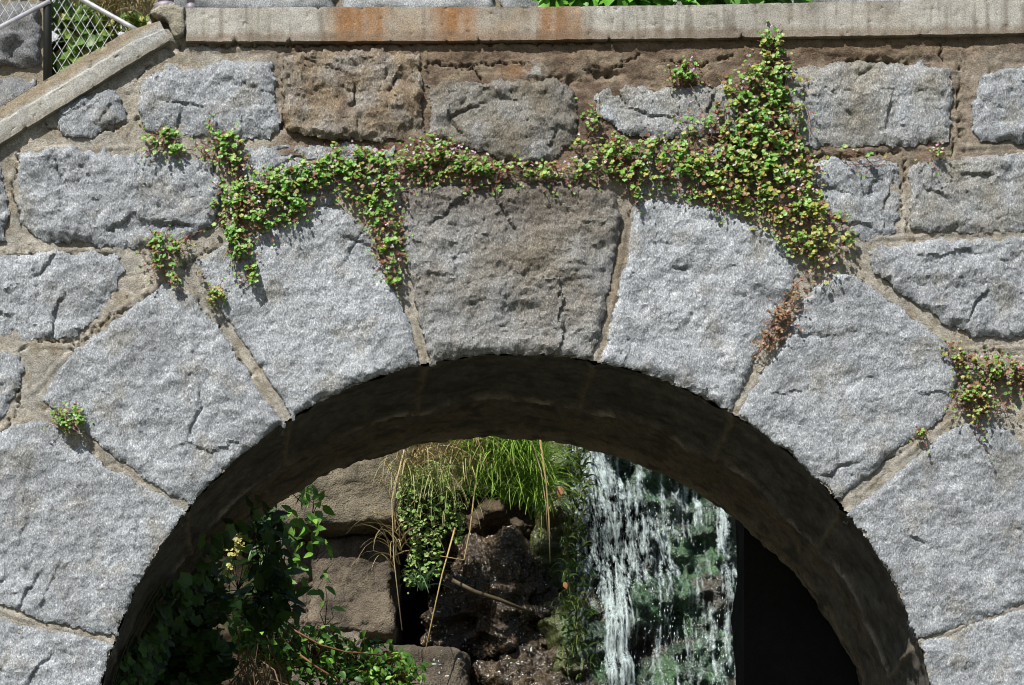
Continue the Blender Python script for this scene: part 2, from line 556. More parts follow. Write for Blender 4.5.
# (name, polygon, H, rough, tint function, label)    'A' marks an arc along the arch edge
STONES = [
 ('wall_block', [(62,116),(70,104),(112,94),(121,102),(121,121),(95,133),(62,135)], .034, .8, t_grey, None),
 ('wall_block', [(142,93),(149,82),(169,70),(197,72),(228,65),(269,67),(273,95),(277,132),(260,140),(218,137),(148,130),(142,109)], .030, 1.2, t_grey, None),
 ('wall_block', [(284,62),(330,53),(418,57),(419,138),(380,141),(320,139),(287,130)], .040, 1.7, t_brown, 'brown stained rough block'),
 ('wall_block', [(430,88),(488,86),(554,84),(572,95),(574,141),(551,160),(516,162),(481,151),(431,137)], .034, 1.4, t_olive, 'grey brown stained block'),
 ('wall_block', [(597,95),(621,88),(656,94),(695,89),(725,90),(735,110),(733,132),(690,135),(640,138),(612,125),(597,112)], .026, 1.2, t_mid, None),
 ('wall_block', [(786,75),(833,67),(910,67),(945,72),(951,105),(945,142),(875,146),(805,146),(786,120)], .032, 1.1, t_mid, None),
 ('wall_block', [(977,95),(984,76),(1024,71),(1105,66),(1108,138),(1024,141),(980,141),(973,105)], .030, 1.2, t_grey, None),
 ('wall_block', [(-80,172),(-5,160),(6,195),(7,225),(3,243),(-80,246)], .024, 1.1, t_grey, None),
 ('wall_block', [(19,157),(40,152),(67,151),(120,158),(160,160),(210,166),(222,185),(219,205),(212,226),(190,237),(135,246),(95,243),(45,239),(22,225),(20,195)], .036, 1.35, t_grey, None),
 ('wall_block', [(243,152),(300,148),(390,152),(395,180),(330,205),(300,207),(255,210),(240,200)], .020, 1.1, t_grey, None),
 ('wall_block', [(640,157),(720,152),(785,152),(792,185),(775,208),(720,202),(640,192)], .018, 1.0, t_mid, None),
 ('wall_block', [(812,168),(860,163),(894,164),(898,200),(894,232),(862,240),(845,225),(825,205)], .022, 1.1, t_grey, None),
 ('wall_block', [(910,168),(980,159),(1024,156),(1105,153),(1106,224),(1024,229),(963,233),(912,229)], .030, 1.3, t_mid, None),
 ('wall_block', [(-90,262),(0,259),(60,255),(116,259),(121,273),(105,308),(74,336),(35,338),(-90,342)], .024, 1.2, t_grey, None),
 ('wall_block', [(-90,356),(0,357),(18,355),(20,371),(14,392),(0,417),(-40,440),(-90,444)], .020, 1.1, t_grey, None),
 ('wall_block', [(868,257),(910,246),(1024,241),(1105,238),(1106,334),(1024,337),(980,336),(945,322),(907,297),(878,275)], .034, 1.45, t_grey, None),
 ('wall_block', [(1048,398),(1106,392),(1108,505),(1062,470),(1040,430)], .02, 1.1, t_grey, None),
 ('voussoir', [(111,648),(60,634),(0,622),(-95,606),(-100,784),(88,784),'A'], .022, .8, t_grey, None),
 ('voussoir', [(18,427),(40,423),(60,436),(88,450),(105,470),(150,492),(183,514),'A',(117,636),(53,622),(0,603),(-70,585),(-75,470),(-20,440)], .022, .8, t_grey, None),
 ('voussoir', [(165,286),(140,305),(120,326),(78,350),(60,375),(47,400),(60,415),(90,432),(110,452),(150,480),(189,502),'A',(283,428),(262,400),(240,365),(215,330),(190,300)][::1], .026, .85, t_grey, None),
 ('voussoir', [(200,266),(225,247),(250,240),(271,234),(297,219),(317,210),(340,212),(362,230),(375,262),(395,297),(408,325),(416,363),'A',(293,417),(268,375),(240,335),(215,295)], .028, .85, t_grey, None),
 ('keystone', [(402,195),(430,188),(500,188),(560,186),(612,195),(617,220),(611,265),(600,322),(588,357),'A',(433,363),(421,320),(408,260),(403,225)], .036, 1.3, t_key, 'brown stained keystone at the crown of the arch'),
 ('voussoir', [(636,203),(670,204),(710,212),(735,220),(768,237),(795,265),(790,290),(772,325),(750,365),(733,405),'A',(603,362),(620,295),(631,245)], .028, .95, t_grey, None),
 ('voussoir', [(815,290),(835,278),(857,281),(878,296),(918,325),(943,347),(956,372),(952,398),(935,422),(900,446),(872,468),(838,500),'A',(742,413),(760,380),(785,345),(800,315)], .026, .85, t_grey, None),
 ('voussoir', [(848,516),(890,484),(932,447),(955,430),(985,421),(1008,432),(1022,450),(1060,480),(1110,520),(1105,585),(1024,602),(970,622),(925,635),'A'], .024, .8, t_grey, None),
 ('voussoir', [(932,642),(1024,611),(1105,594),(1110,784),(944,784),'A'], .024, .8, t_grey, None),
]
def expand(poly):
    out = []
    n = len(poly)
    for i, p in enumerate(poly):
        if p == 'A':
            a, b = poly[i - 1], poly[(i + 1) % n]
            def onarc(q):
                d = math.hypot(q[0] - AC[0], q[1] - AC[1])
                return (AC[0] + (q[0] - AC[0]) * AR / d, AC[1] + (q[1] - AC[1]) * AR / d)
            out += arc_pts(onarc(a), onarc(b))
        else:
            out.append(p)
    return out

for i, (nm, poly, H, ro, tf, lab) in enumerate(STONES):
    poly = expand(poly)
    BLOCKS.append(poly)
    H = H * .72
    if nm == 'wall_block': ro = ro * .78
    is_v = nm != 'wall_block'
    k = 1.0 + .22 * (random.random() - .5)
    V, F, col = block_mesh(poly, H, ro, tuple(c * k for c in GREY), seed=100 + i * 7, tintfn=tf,
                           cell=70 if is_v else 40, edge_w=3.0 if is_v else 4.5, edge_h=max(.009, H * .45), step=1.5, grow=2.6, warp=2.4 if is_v else 3.4, ncrack=2 if is_v else 3)
    o = build(nm, V, F, GR, bridge, col, sharp=38)
    if lab: o['label'] = lab

# masonry that carries on past the picture: courses to either side and the piers below
def outer_masonry():
    Vs, Fs, Cs, n = [], [], [], 0
    r = random.Random(3)
    def put(x0, y0, x1, y1):
        nonlocal n
        poly = [(x0 + 5, y0 + 6), ((x0 + x1) / 2, y0 + 4), (x1 - 5, y0 + 6), (x1 - 5, y1 - 6), ((x0 + x1) / 2, y1 - 4), (x0 + 5, y1 - 6)]
        k = 1 + .2 * (r.random() - .5)
        V, F, c = block_mesh(poly, .018, .9, tuple(q * k for q in GREY), seed=r.randrange(9999), edge_h=.010, edge_w=4.5, step=4, tintfn=t_grey, warp=3)
        Vs.append(V); Fs.append(F + n); Cs.append(c); n += len(V)
    y = 60
    while y < 1640:
        hgt = 92
        for side in (-1, 1):
            lim0, lim1 = (1115, 1740) if side > 0 else (-700, -105)
            if y > 784:
                lim0, lim1 = (946, 1740) if side > 0 else (-700, 86)
            x = lim0
            while x < lim1 - 30:
                wd = min(r.uniform(120, 230), lim1 - x)
                if lim1 - x - wd < 60: wd = lim1 - x
                if not (side < 0 and y < 160 - 0.585 * x + 8):
                    put(x, y, x + wd, y + hgt)
                x += wd
        y += hgt if y > 784 or y + hgt < 780 else max(30, 786 - y)
    o = build('outer_masonry', np.concatenate(Vs), np.concatenate(Fs), GR, bridge, np.concatenate(Cs))
    o['kind'] = 'stuff'
outer_masonry()

# ------------------------------------------------------------------ mortar
BEADS = [
 [(10,151),(60,149),(140,148)], [(11,151),(12,250)], [(283,56),(282,140)], [(425,52),(424,142)], [(585,60),(586,150)],
 [(961,45),(962,150)], [(800,152),(900,150),(1024,146)], [(903,160),(904,236)], [(-60,253),(60,250),(130,251)],
 [(172,272),(110,318),(75,348),(30,395),(-10,440)], [(840,248),(890,285),(948,346)], [(850,242),(930,236),(1060,233)],
 [(-60,348),(75,346)], [(40,412),(100,448),(185,508)], [(188,275),(232,340),(288,424)], [(388,205),(400,280),(424,363)],
 [(626,205),(618,280),(595,360)], [(806,300),(770,360),(738,410)], [(962,412),(900,460),(843,508)], [(1060,600),(1024,606),(930,638)],
 [(-60,600),(0,612),(114,643)], [(948,350),(1080,348)], [(180,51),(400,48),(700,45),(1100,41)], [(280,146),(425,146),(590,148)],
]
CRACKS = [
 [(856,282),(880,298),(917,327),(943,348)], [(72,352),(108,318),(140,305),(163,283)], [(120,326),(113,332)], [(0,257),(60,255),(118,257)],
 [(180,269),(200,256),(226,247)], [(40,340),(78,345)], [(180,46),(270,46),(430,44),(560,44),(610,42)], [(300,165),(285,178),(250,182)],
 [(430,66),(470,66),(530,64)], [(585,70),(600,78),(625,62),(640,55)], [(940,46),(941,64)], [(954,138),(950,158)], [(640,98),(600,120)],
 [(470,66),(480,80)], [(60,134),(50,128),(45,122)], [(95,134),(140,120)], [(0,440),(20,405),(18,375)], [(150,66),(140,78),(136,88)],
 [(420,70),(434,64),(470,70)], [(730,58),(700,66),(660,62)], [(300,52),(320,60),(350,56)], [(830,64),(870,60),(930,66)], [(905,160),(900,200),(907,232)],
 [(280,70),(286,100),(281,130)], [(960,60),(956,100),(962,140)], [(800,156),(850,158),(900,152)], [(140,250),(148,262),(160,266)], [(20,152),(14,190),(22,236)],
 [(196,300),(225,338),(250,375)], [(610,230),(606,300)], [(30,345),(20,352)], [(870,470),(905,450)], [(95,465),(130,485)], [(980,350),(1024,356)], [(330,58),(345,50)],
]
def polyline_d(x, y, pts):
    best = np.full(x.shape, 1e9)
    for (ax, ay), (bx, by) in zip(pts[:-1], pts[1:]):
        ex, ey = bx - ax, by - ay
        t = np.clip(((x - ax) * ex + (y - ay) * ey) / (ex * ex + ey * ey), 0, 1)
        best = np.minimum(best, np.hypot(ax + t * ex - x, ay + t * ey - y))
    return best

def ramp_line(x):                                   # underside of the sloping coping
    return np.where(x < 182, 142 - 0.60 * x, 36.0)

def mortar():
    step = 1.4
    gx = np.arange(-110, 1116, step); gy = np.arange(30, 796, step)
    X, Y = np.meshgrid(gx, gy)
    cover = np.full(X.shape, -1e9)
    for poly in BLOCKS:
        p = np.asarray(poly); x0, y0 = p.min(0) - 12; x1, y1 = p.max(0) + 12
        i0, i1 = np.searchsorted(gx, (x0, x1)); j0, j1 = np.searchsorted(gy, (y0, y1))
        if i1 <= i0 or j1 <= j0: continue
        s, _, _ = poly_sdf(X[j0:j1, i0:i1], Y[j0:j1, i0:i1], poly)
        cover[j0:j1, i0:i1] = np.maximum(cover[j0:j1, i0:i1], s)
    r = np.hypot(X - AC[0], Y - AC[1])
    r = np.where(Y > AC[1], np.abs(X - AC[0]), r)
    wob = 2.5 * fbm2(X / 10, Y / 10, 3, 900)
    keep = (cover < 8) & (r + .6 * wob > AR - 3.4) & (Y > ramp_line(X) - 14)
    h = 0.0075 + 0.0013 * fbm2(X / 22, Y / 22, 4, 901) + 0.0008 * fbm2(X / 3.6, Y / 3.6, 3, 905, .7)
    pit = fbm2(X / 7, Y / 7, 3, 907)
    h -= 0.004 * sstep(.5, .8, pit)
    h += .0012 * terrace(fbm2(X / 30, Y / 18, 5, 908, .6), 4, .05)
    # mortar drops back a little from its bead, laps up over the stones' edges in places
    h += 0.002 * sstep(.05, .5, fbm2(X / 28, Y / 28, 3, 911)) * sstep(-10, 2, cover)
    top = sstep(200, 120, Y) * sstep(260, 300, X)
    h -= 0.004 * top * sstep(.0, .6, fbm2(X / 35, Y / 12, 4, 917))
    wx = X + 2.0 * fbm2(X / 30, Y / 30, 2, 931); wy = Y + 2.0 * fbm2(X / 30, Y / 30, 2, 932)
    brk = sstep(-.35, .1, fbm2(X / 40, Y / 40, 3, 941))
    for b in BEADS:
        d = polyline_d(wx, wy, b)
        h += 0.0024 * np.exp(-(d / 2.2) ** 2) * brk
        h -= 0.0016 * np.exp(-((d - 3.8) / 1.1) ** 2) * brk
    cx = X + 3.5 * fbm2(X / 9, Y / 9, 4, 951); cy = Y + 3.5 * fbm2(X / 9, Y / 9, 4, 952)
    for c in CRACKS:
        d = polyline_d(cx, cy, c)
        h -= 0.016 * sstep(1.15, .2, d - .5 * fbm2(X / 12, Y / 12, 2, 953))
    # lumps fallen out below the top coping
    hole = np.exp(-(((X - 560) / 24) ** 2 + ((Y - 82) / 6) ** 2)) + .8 * np.exp(-(((X - 880) / 50) ** 2 + ((Y - 62) / 5) ** 2)) + .9 * np.exp(-(((X - 605) / 14) ** 2 + ((Y - 74) / 5) ** 2)) + .8 * np.exp(-(((X - 176) / 10) ** 2 + ((Y - 48) / 5) ** 2))
    h -= 0.03 * hole * (.7 + .6 * fbm2(X / 8, Y / 8, 3, 961))
    col = np.tile(np.array((.30, .272, .225)), X.shape + (1,))
    n = fbm2(X / 60, Y / 40, 4, 971)
    col = lerpc(col, (.25, .240, .215), .5 + .6 * n)
    brown = sstep(205, 150, Y + 18 * n) * sstep(250, 310, X + 20 * n)
    brown *= .55 + .45 * sstep(1010, 850, X) + .0
    col = lerpc(col, (.135, .098, .068), brown * .92)
    v1 = fbm2(X / 26, Y / 16, 5, 973, .6)
    col = lerpc(col, (.070, .050, .036), brown * sstep(.05, .6, v1) * .8)
    col = lerpc(col, (.20, .165, .12), brown * sstep(.1, .6, -v1) * .7)
    col = lerpc(col, (.20, .17, .125), sstep(.1, .6, fbm2(X / 18, Y / 24, 4, 975)) * .7 * (1 - brown))
    col = lerpc(col, (.34, .32, .28), sstep(.2, .7, fbm2(X / 20, Y / 14, 4, 977)) * .6 * (1 - brown))
    col = lerpc(col, (.145, .10, .06), sstep(64, 40, Y + 6 * n) * sstep(170, 230, X) * .7)
    m2 = np.exp(-(((X - 620) / 22) ** 2 + ((Y - 280) / 90) ** 2))
    col = lerpc(col, (.15, .115, .075), m2 * .7)
    # weathered reddish underside band and a pale patch of newer mortar
    col = lerpc(col, (.17, .09, .065), np.exp(-((Y - 148) / 5) ** 2) * sstep(270, 330, X) * sstep(600, 540, X) * .6)
    pale = np.exp(-(((X - 535) / 9) ** 2 + ((Y - 72) / 7) ** 2)) * sstep(-.3, .1, fbm2(X / 7, Y / 7, 2, 981))
    col = lerpc(col, (.40, .42, .40), pale * .9)
    col = lerpc(col, (.30, .18, .09), np.exp(-(((X - 515) / 14) ** 2 + ((Y - 72) / 6) ** 2)) * .55)
    col *= (1 + .22 * fbm2(X / 10, Y / 10, 4, 991, .65))[..., None]
    V = wall_map(X, Y, h)[keep]
    build('mortar', V, grid_faces(keep, len(gx), len(gy)), M_MORTAR, bridge, col[keep])
mortar()

# ------------------------------------------------------------------ bridge body, soffit
T = 0.82
def core():
    xs = sorted(set(list(np.arange(-700, 1741, 20.0)) + [AC[0] - AR - 6, AC[0] + AR + 6, 182.0, 1110.0]))
    def top(x): return (142 - 0.60 * x - 26) if x < 182 else 18.0
    V, F = [], []
    R2 = AR + 6
    def bot(x, inside):
        if not inside: return 1700.0
        return AC[1] - math.sqrt(max(0, R2 * R2 - (x - AC[0]) ** 2))
    def w_(x, y, d): return ((x - 512) * S, d, (342.5 - y) * S)
    for a, b in zip(xs[:-1], xs[1:]):
        mid = (a + b) / 2
        ins = abs(mid - AC[0]) < R2
        n = len(V)
        for d in (-.004 if (mid < -108 or mid > 1109) else 0.035, T):
            V += [w_(a, top(a), d), w_(b, top(b), d), w_(b, bot(b, ins), d), w_(a, bot(a, ins), d)]
        F += [(n, n+3, n+2, n+1), (n+4, n+5, n+6, n+7), (n, n+1, n+5, n+4), (n+3, n+7, n+6, n+2)]
    for x in (AC[0] - R2, AC[0] + R2):
        n = len(V)
        V += [w_(x, 780, .035), w_(x, 780, T), w_(x, 1700, T), w_(x, 1700, .035)]
        F.append((n, n+1, n+2, n+3))
    build('rubble_core', V, F, M_MORTAR, bridge, np.tile((.2, .18, .14), (len(V), 1)), False)
core()

JOINTS = [math.atan2(y - AC[1], x - AC[0]) for x, y in ((113,642),(186,508),(288,422),(424,360),(595,360),(738,409),(843,508),(928,638))]
def soffit():
    sp = 4.0
    pts = []; ang = []
    for y in np.arange(1690, 780, -8.0): pts.append((AC[0] - AR, y, -1, 0)); ang.append(-math.pi)
    for a in np.linspace(-math.pi, 0, int(math.pi * AR / 3.0)):
        pts.append((AC[0] + AR * math.cos(a), AC[1] + AR * math.sin(a), math.cos(a), math.sin(a))); ang.append(a)
    for y in np.arange(788, 1691, 8.0): pts.append((AC[0] + AR, y, 1, 0)); ang.append(0)
    pts = np.array(pts); ang = np.array(ang)
    D = np.concatenate([np.arange(-0.006, .10, .012), np.linspace(.10, T + .004, 62)])
    s_len = np.concatenate([[0], np.cumsum(np.hypot(np.diff(pts[:, 0]), np.diff(pts[:, 1])))])
    SL, DD = np.meshgrid(s_len, D / S, indexing='ij')
    AA = np.repeat(ang[:, None], len(D), 1)
    lip = .44 + .05 * fbm2(SL / 90, SL * 0, 3, 3001)
    dm = DD * S
    nz = 3.4 * fbm2(SL / 55, DD / 55, 4, 3100) + 1.3 * fbm2(SL / 11, DD / 11, 3, 3110)
    nz += .9 * terrace(fbm2(SL / 40, DD / 30, 3, 3120), 4) * (dm < .5)
    nz += 2.5 * sstep(lip - .03, lip + .02, dm)                        # the inner lining stands proud of the front ring
    nz += .6 * fbm2(SL / 5, DD / 7, 3, 3150) + 2.2 * np.exp(-((dm - lip) / .014) ** 2) * (1 + .6 * fbm2(SL / 40, DD / 40, 2, 3130))
    gj = np.zeros_like(nz)
    for j in JOINTS:
        gj = np.maximum(gj, np.exp(-(((AA - j) * AR + 2.0 * fbm2(DD / 25, DD * 0 + j, 3, 3241)) / 3.2) ** 2))
    nz += gj * (dm < lip) * (2.5 + 2.5 * fbm2(SL / 9, DD / 20, 2, 3140))
    nz = nz + 3.0 * sstep(.10, .0, dm)
    RX = pts[:, 2][:, None]; RY = pts[:, 3][:, None]
    X = pts[:, 0][:, None] - RX * nz; Y = pts[:, 1][:, None] - RY * nz
    V = np.stack([(X - 512) * S, dm, (342.5 - Y) * S], -1)
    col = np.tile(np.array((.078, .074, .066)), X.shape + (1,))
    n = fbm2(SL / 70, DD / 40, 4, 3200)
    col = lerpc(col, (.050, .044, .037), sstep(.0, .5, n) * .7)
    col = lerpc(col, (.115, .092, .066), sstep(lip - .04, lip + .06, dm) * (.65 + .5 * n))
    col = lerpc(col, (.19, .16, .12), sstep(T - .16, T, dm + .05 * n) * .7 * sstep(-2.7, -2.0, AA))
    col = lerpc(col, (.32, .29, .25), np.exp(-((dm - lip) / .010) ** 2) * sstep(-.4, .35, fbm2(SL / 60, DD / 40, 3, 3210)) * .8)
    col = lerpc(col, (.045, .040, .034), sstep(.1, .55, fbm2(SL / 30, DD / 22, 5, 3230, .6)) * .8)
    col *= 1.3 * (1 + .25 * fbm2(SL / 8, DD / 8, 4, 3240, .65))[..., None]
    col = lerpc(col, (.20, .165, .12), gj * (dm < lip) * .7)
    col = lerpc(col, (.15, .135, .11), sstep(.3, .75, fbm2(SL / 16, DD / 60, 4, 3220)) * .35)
    keep = np.ones(X.shape, bool)
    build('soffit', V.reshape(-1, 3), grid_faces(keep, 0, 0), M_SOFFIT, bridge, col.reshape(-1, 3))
soffit()

# ------------------------------------------------------------------ coping
def t_cope(px, py, col, seed):
    n = fbm2(px / 9, py / 120, 4, 5100); n2 = fbm2(px / 40, py / 40, 4, 5101)
    col = lerpc(col, (.27, .256, .22), .45 + .6 * n2)
    col = lerpc(col, (.235, .175, .115), sstep(318, 336, px + 6 * n) * sstep(598, 580, px + 6 * n) * (.55 + .5 * n2))
    col = lerpc(col, (.14, .128, .104), sstep(.05, .6, n) * .65)
    for c, wd, a in ((352, 22, 1.0), (374, 12, .8), (450, 20, .95), (552, 13, 1.0), (572, 9, .75), (470, 6, .5)):
        m = np.exp(-((px + 5 * n - c) / wd) ** 4) * a * (.95 + .5 * n)
        col = lerpc(col, (.225, .120, .055), m * (.92 + .35 * fbm2(px / 5, py / 60, 3, 5103)))
    for c, wd, a in ((500, 22, .55), (810, 12, .6), (880, 18, .5), (525, 7, .6), (760, 10, .35), (560, 5, .5)):
        m = np.exp(-((px + 5 * n - c) / wd) ** 2) * a * sstep(40, 5, py + 12 * n)
        col = lerpc(col, (.10, .085, .062), m)
    col = lerpc(col, (.14, .10, .07), sstep(34, 40, py + 3 * n + (px - 200) * .009) * .6)
    return col
def bar(name, top, bot, h0, depth, base, tf, seed, step=2.0, setback=None):
    """long dressed stone: a front face swept from its top edge to its bottom edge, with the edges chipped here and there"""
    top = np.array(top, float); bot = np.array(bot, float)
    L = np.hypot(*(top[-1] - top[0])); n = int(L / step)
    t = np.linspace(0, 1, n)
    xt = np.interp(t, np.linspace(0, 1, len(top)), top[:, 0]) if False else top[0, 0] + (top[-1, 0] - top[0, 0]) * t
    yt = np.interp(xt, top[:, 0], top[:, 1])
    xb = bot[0, 0] + (bot[-1, 0] - bot[0, 0]) * t; yb = np.interp(xb, bot[:, 0], bot[:, 1])
    m = int(np.mean(yb - yt) / 1.6)
    v = np.concatenate([[0, 0], np.linspace(0, 1, m), [1, 1]])
    dep = np.concatenate([[depth, .03], np.zeros(m), [.03, depth]])
    TT, VV = np.meshgrid(t, v); _, DD = np.meshgrid(t, dep)
    chip_t = sstep(.45, .8, fbm2(t * L / 14, t * 0, 4, seed + 1)); chip_b = sstep(.35, .75, fbm2(t * L / 11, t * 0 + 3, 4, seed + 2))
    wt_ = .5 * fbm2(t * L / 30, t * 0, 3, seed + 3); wb_ = .7 * fbm2(t * L / 22, t * 0 + 5, 4, seed + 4)
    YT = yt + wt_ + 1.6 * chip_t; YB = yb + wb_ - 2.4 * chip_b
    PX = xt + (xb - xt) * VV; PY = YT + (YB - YT) * VV
    h = h0 + .0012 * fbm2(PX / 20, PY / 20, 4, seed + 5) + .0007 * fbm2(PX / 4, PY / 4, 3, seed + 6)
    pit = sstep(.5, .8, fbm2(PX / 8, PY / 8, 3, seed + 7)); h = h - .0035 * pit
    dE = np.minimum(VV, 1 - VV) * np.mean(yb - yt)
    h = h - .006 * sstep(3.0, 0, dE) * np.where(VV < .5, chip_t, chip_b)
    if setback: h = h - .010 * sstep(setback + 1.2, setback - .2, VV * np.mean(yb - yt) + .8 * fbm2(PX / 25, PY / 25, 2, seed + 8))
    h = h - DD
    col = tf(PX, PY, np.tile(np.asarray(base, float), PX.shape + (1,)), seed)
    V = wall_map(PX, PY, h)
    # end caps come from the first and last columns running back
    F = grid_faces(np.ones(PX.shape, bool), 0, 0).tolist()
    rows, cols = PX.shape
    F.append([r * cols for r in range(rows)]); F.append([r * cols + cols - 1 for r in range(rows)][::-1])
    build(name, V.reshape(-1, 3), F, M_COPING, bridge, col.reshape(-1, 3), sharp=32)
bar('coping', [(186,11.5),(340,10.7),(560,10.2),(700,8.7),(805,6.2),(1024,1.7),(1300,-1),(1740,-5)], [(186,45),(430,44.5),(700,41.7),(1024,36.7),(1300,34),(1740,30)], .026, .50, (.312, .302, .275), t_cope, 501)
def t_slope(px, py, col, seed):
    n = fbm2(px / 30, py / 30, 4, 5200)
    d = (py - (106.5 - .60 * px))                     # distance below the top edge
    col = lerpc(col, (.24, .20, .145), sstep(17, 12, d + 3 * n))
    col = lerpc(col, (.29, .295, .29), sstep(14, 20, d) * (.5 + .5 * n))
    col = lerpc(col, (.15, .13, .10), sstep(33, 38, d + 4 * n) * .6)
    return col
bar('sloping_coping', [(-700,530),(-100,170),(0,110.5),(126,35),(160,24)], [(-690,567),(-90,207),(0,148),(78,101),(140,62),(170,45)], .032, .45, (.27, .255, .215), t_slope, 511, setback=14.5)
lump = [(150,18),(158,9),(172,8),(186,14),(187,30),(184,40),(175,41),(170,30),(165,22)]
V, F, col = block_mesh(lump, .040, .7, (.27, .25, .20), 521, step=1.6, depth=.2, edge_w=4, edge_h=.030, warp=1.6, cell=18)
build('mortar_lump', V, F, M_MORTAR, bridge, col)

# ------------------------------------------------------------------ ground, cliff, hill
def sheet(name, V, F, mat, col, kind='structure', label=None):
    o = build(name, V, F, mat, None, col); o['kind'] = kind
    return o
def ground():
    xs = np.concatenate([np.linspace(-300, -8, 14), np.linspace(-7, 7, 60), np.linspace(8, 300, 14)])
    ys = np.concatenate([np.linspace(-300, -16, 14), np.linspace(-15, 8, 80), np.linspace(9, 300, 14)])
    X, Y = np.meshgrid(xs, ys)
    Z = -4.95 + .10 * fbm2(X / 1.5, Y / 1.5, 3, 61) + .6 * fbm2(X / 40, Y / 40, 2, 62) * sstep(15, 60, np.hypot(X, Y))
    V = np.stack([X, Y, Z], -1).reshape(-1, 3)
    F = grid_faces(np.ones(X.shape, bool), 0, 0, True)
    sheet('ground', V, F, M_GROUND, np.tile((.1, .09, .06), (len(V), 1)))
ground()

def hillside():
    xs = np.concatenate([np.linspace(-60, -3.2, 24), np.arange(-3.1, 2.6, .022), np.linspace(2.7, 60, 24)])
    zs = np.concatenate([np.linspace(-5.2, -1.5, 30), np.arange(-1.48, 1.9, .018), np.linspace(1.95, 2.85, 24)])
    X, Z = np.meshgrid(xs, zs)
    Yd = 4.75 + .10 * (Z + 1) + .30 * fbm2(X / .9, Z / .7, 5, 71) + .10 * terrace(fbm2(X / .5, Z / .3, 3, 72), 5)
    V1 = np.stack([X, Yd, Z], -1)
    # terrace and slope behind the cliff
    ys = np.array([5.6, 6.0, 6.6, 7.5, 9, 12, 18, 30, 60, 120])
    X2, Y2 = np.meshgrid(xs, ys)
    Z2 = 2.85 + np.maximum(0, Y2 - 6.6) * .42 + .05 * fbm2(X2 / 2, Y2 / 2, 3, 75)
    V2 = np.stack([X2, Y2, Z2], -1)
    V = np.concatenate([V1, V2], 0)
    col = np.tile(np.array((.040, .030, .020)), V.shape[:2] + (1,))
    n = fbm2(V[..., 0] / .4, V[..., 2] / .4, 4, 76)
    col = lerpc(col, (.075, .06, .042), sstep(.0, .6, n))
    g = fbm2(V[..., 0] / .3, V[..., 2] / .3, 4, 79)
    col = lerpc(col, (.022, .045, .010), sstep(.1, .6, g) * .8)
    col[len(zs):] = (.05, .085, .02)
    F = grid_faces(np.ones(V.shape[:2], bool), 0, 0, True)
    sheet('hillside', V.reshape(-1, 3), F, M_SOIL, col.reshape(-1, 3))
hillside()

# ------------------------------------------------------------------ boulders
def boulder(name, c, dims, seed, col, mat, rot=0.0, amp=.10, pw=3.2, n=72, label=None, cat='rock', group=None, tintfn=None, tilt=0.0, back=0.0):
    u = np.linspace(-1, 1, n)
    Vs, Fs = [], []; base = 0
    A, B = np.meshgrid(u, u)
    for ax in range(3):
        for sg in (-1, 1):
            q = np.empty(A.shape + (3,))
            q[..., ax] = sg; q[..., (ax + 1) % 3] = A * sg; q[..., (ax + 2) % 3] = B
            Vs.append(q.reshape(-1, 3))
            F = grid_faces(np.ones(A.shape, bool), 0, 0, True) + base
            Fs.append(F); base += A.size
    q = np.concatenate(Vs)
    r = (np.abs(q) ** pw).sum(1) ** (1 / pw)
    q = q / r[:, None]
    d = np.array(dims) / 2
    p = q * d
    s = dims[0] * .5
    nrm = q / np.linalg.norm(q, axis=1)[:, None]
    dn = fbm3(p[:, 0] / s, p[:, 1] / s, p[:, 2] / s, 6, seed, .55)
    t2 = terrace(fbm3(p[:, 0] / s * 1.7, p[:, 1] / s * 1.7, p[:, 2] / s * 2.4, 4, seed + 9), 5, .15)
    p = p + nrm * (amp * min(dims) * (dn + .8 * t2))[:, None]
    cr, sr = math.cos(rot), math.sin(rot)
    ct, st = math.cos(tilt), math.sin(tilt)
    p = np.stack([p[:, 0] * ct - p[:, 2] * st, p[:, 1], p[:, 0] * st + p[:, 2] * ct], 1)
    p[:, 1] += back * p[:, 2]
    p = np.stack([p[:, 0] * cr - p[:, 1] * sr, p[:, 0] * sr + p[:, 1] * cr, p[:, 2]], 1) + np.asarray(c)
    cc = np.tile(np.asarray(col, float), (len(p), 1))
    nn = fbm3(p[:, 0] / .09, p[:, 1] / .09, p[:, 2] / .12, 5, seed + 20, .6)
    cc = cc * (1 + .45 * nn)[:, None]
    if tintfn is not None: cc = tintfn(p, cc, nn)
    o = build(name, p, np.concatenate(Fs), mat, None, cc)
    if label: tag(o, label, cat, group)
    return o

ROCK = (.135, .112, .085)
def box_at(px0, py0, px1, py1, Y):
    a = P(px0, py0, Y); b = P(px1, py1, Y)
    return (a + b) / 2, abs(b[0] - a[0]), abs(a[2] - b[2])
def rock_px(px0, py0, px1, py1, Y, dy, seed, col, mat, label, **kw):
    c, wd, hh = box_at(px0, py0, px1, py1, Y)
    c = c + np.array((0, dy / 2, 0))
    return boulder('rock', c, (wd, dy, hh), seed, col, mat, label=label, **kw)
G_R = 'rocks of the bank beside the waterfall'
rock_px(282, 418, 425, 527, 4.10, .8, 11, (.155, .132, .094), M_ROCK, 'tan slab of rock under the left part of the arch, topmost of the pale rocks', amp=.05, pw=14, rot=-.12, back=.22, group=G_R)
rock_px(318, 533, 402, 640, 4.15, .7, 23, (.125, .103, .075), M_ROCK, 'pale brown rock below the tan slab, beside the green succulent', amp=.06, pw=14, rot=-.10, back=.22, group=G_R)
rock_px(270, 520, 336, 660, 4.25, .6, 29, (.11, .09, .066), M_ROCK, 'narrow brown rock behind the climbing leaves, left of the pale rocks', amp=.09, pw=6, rot=-.1, back=.2, group=G_R)
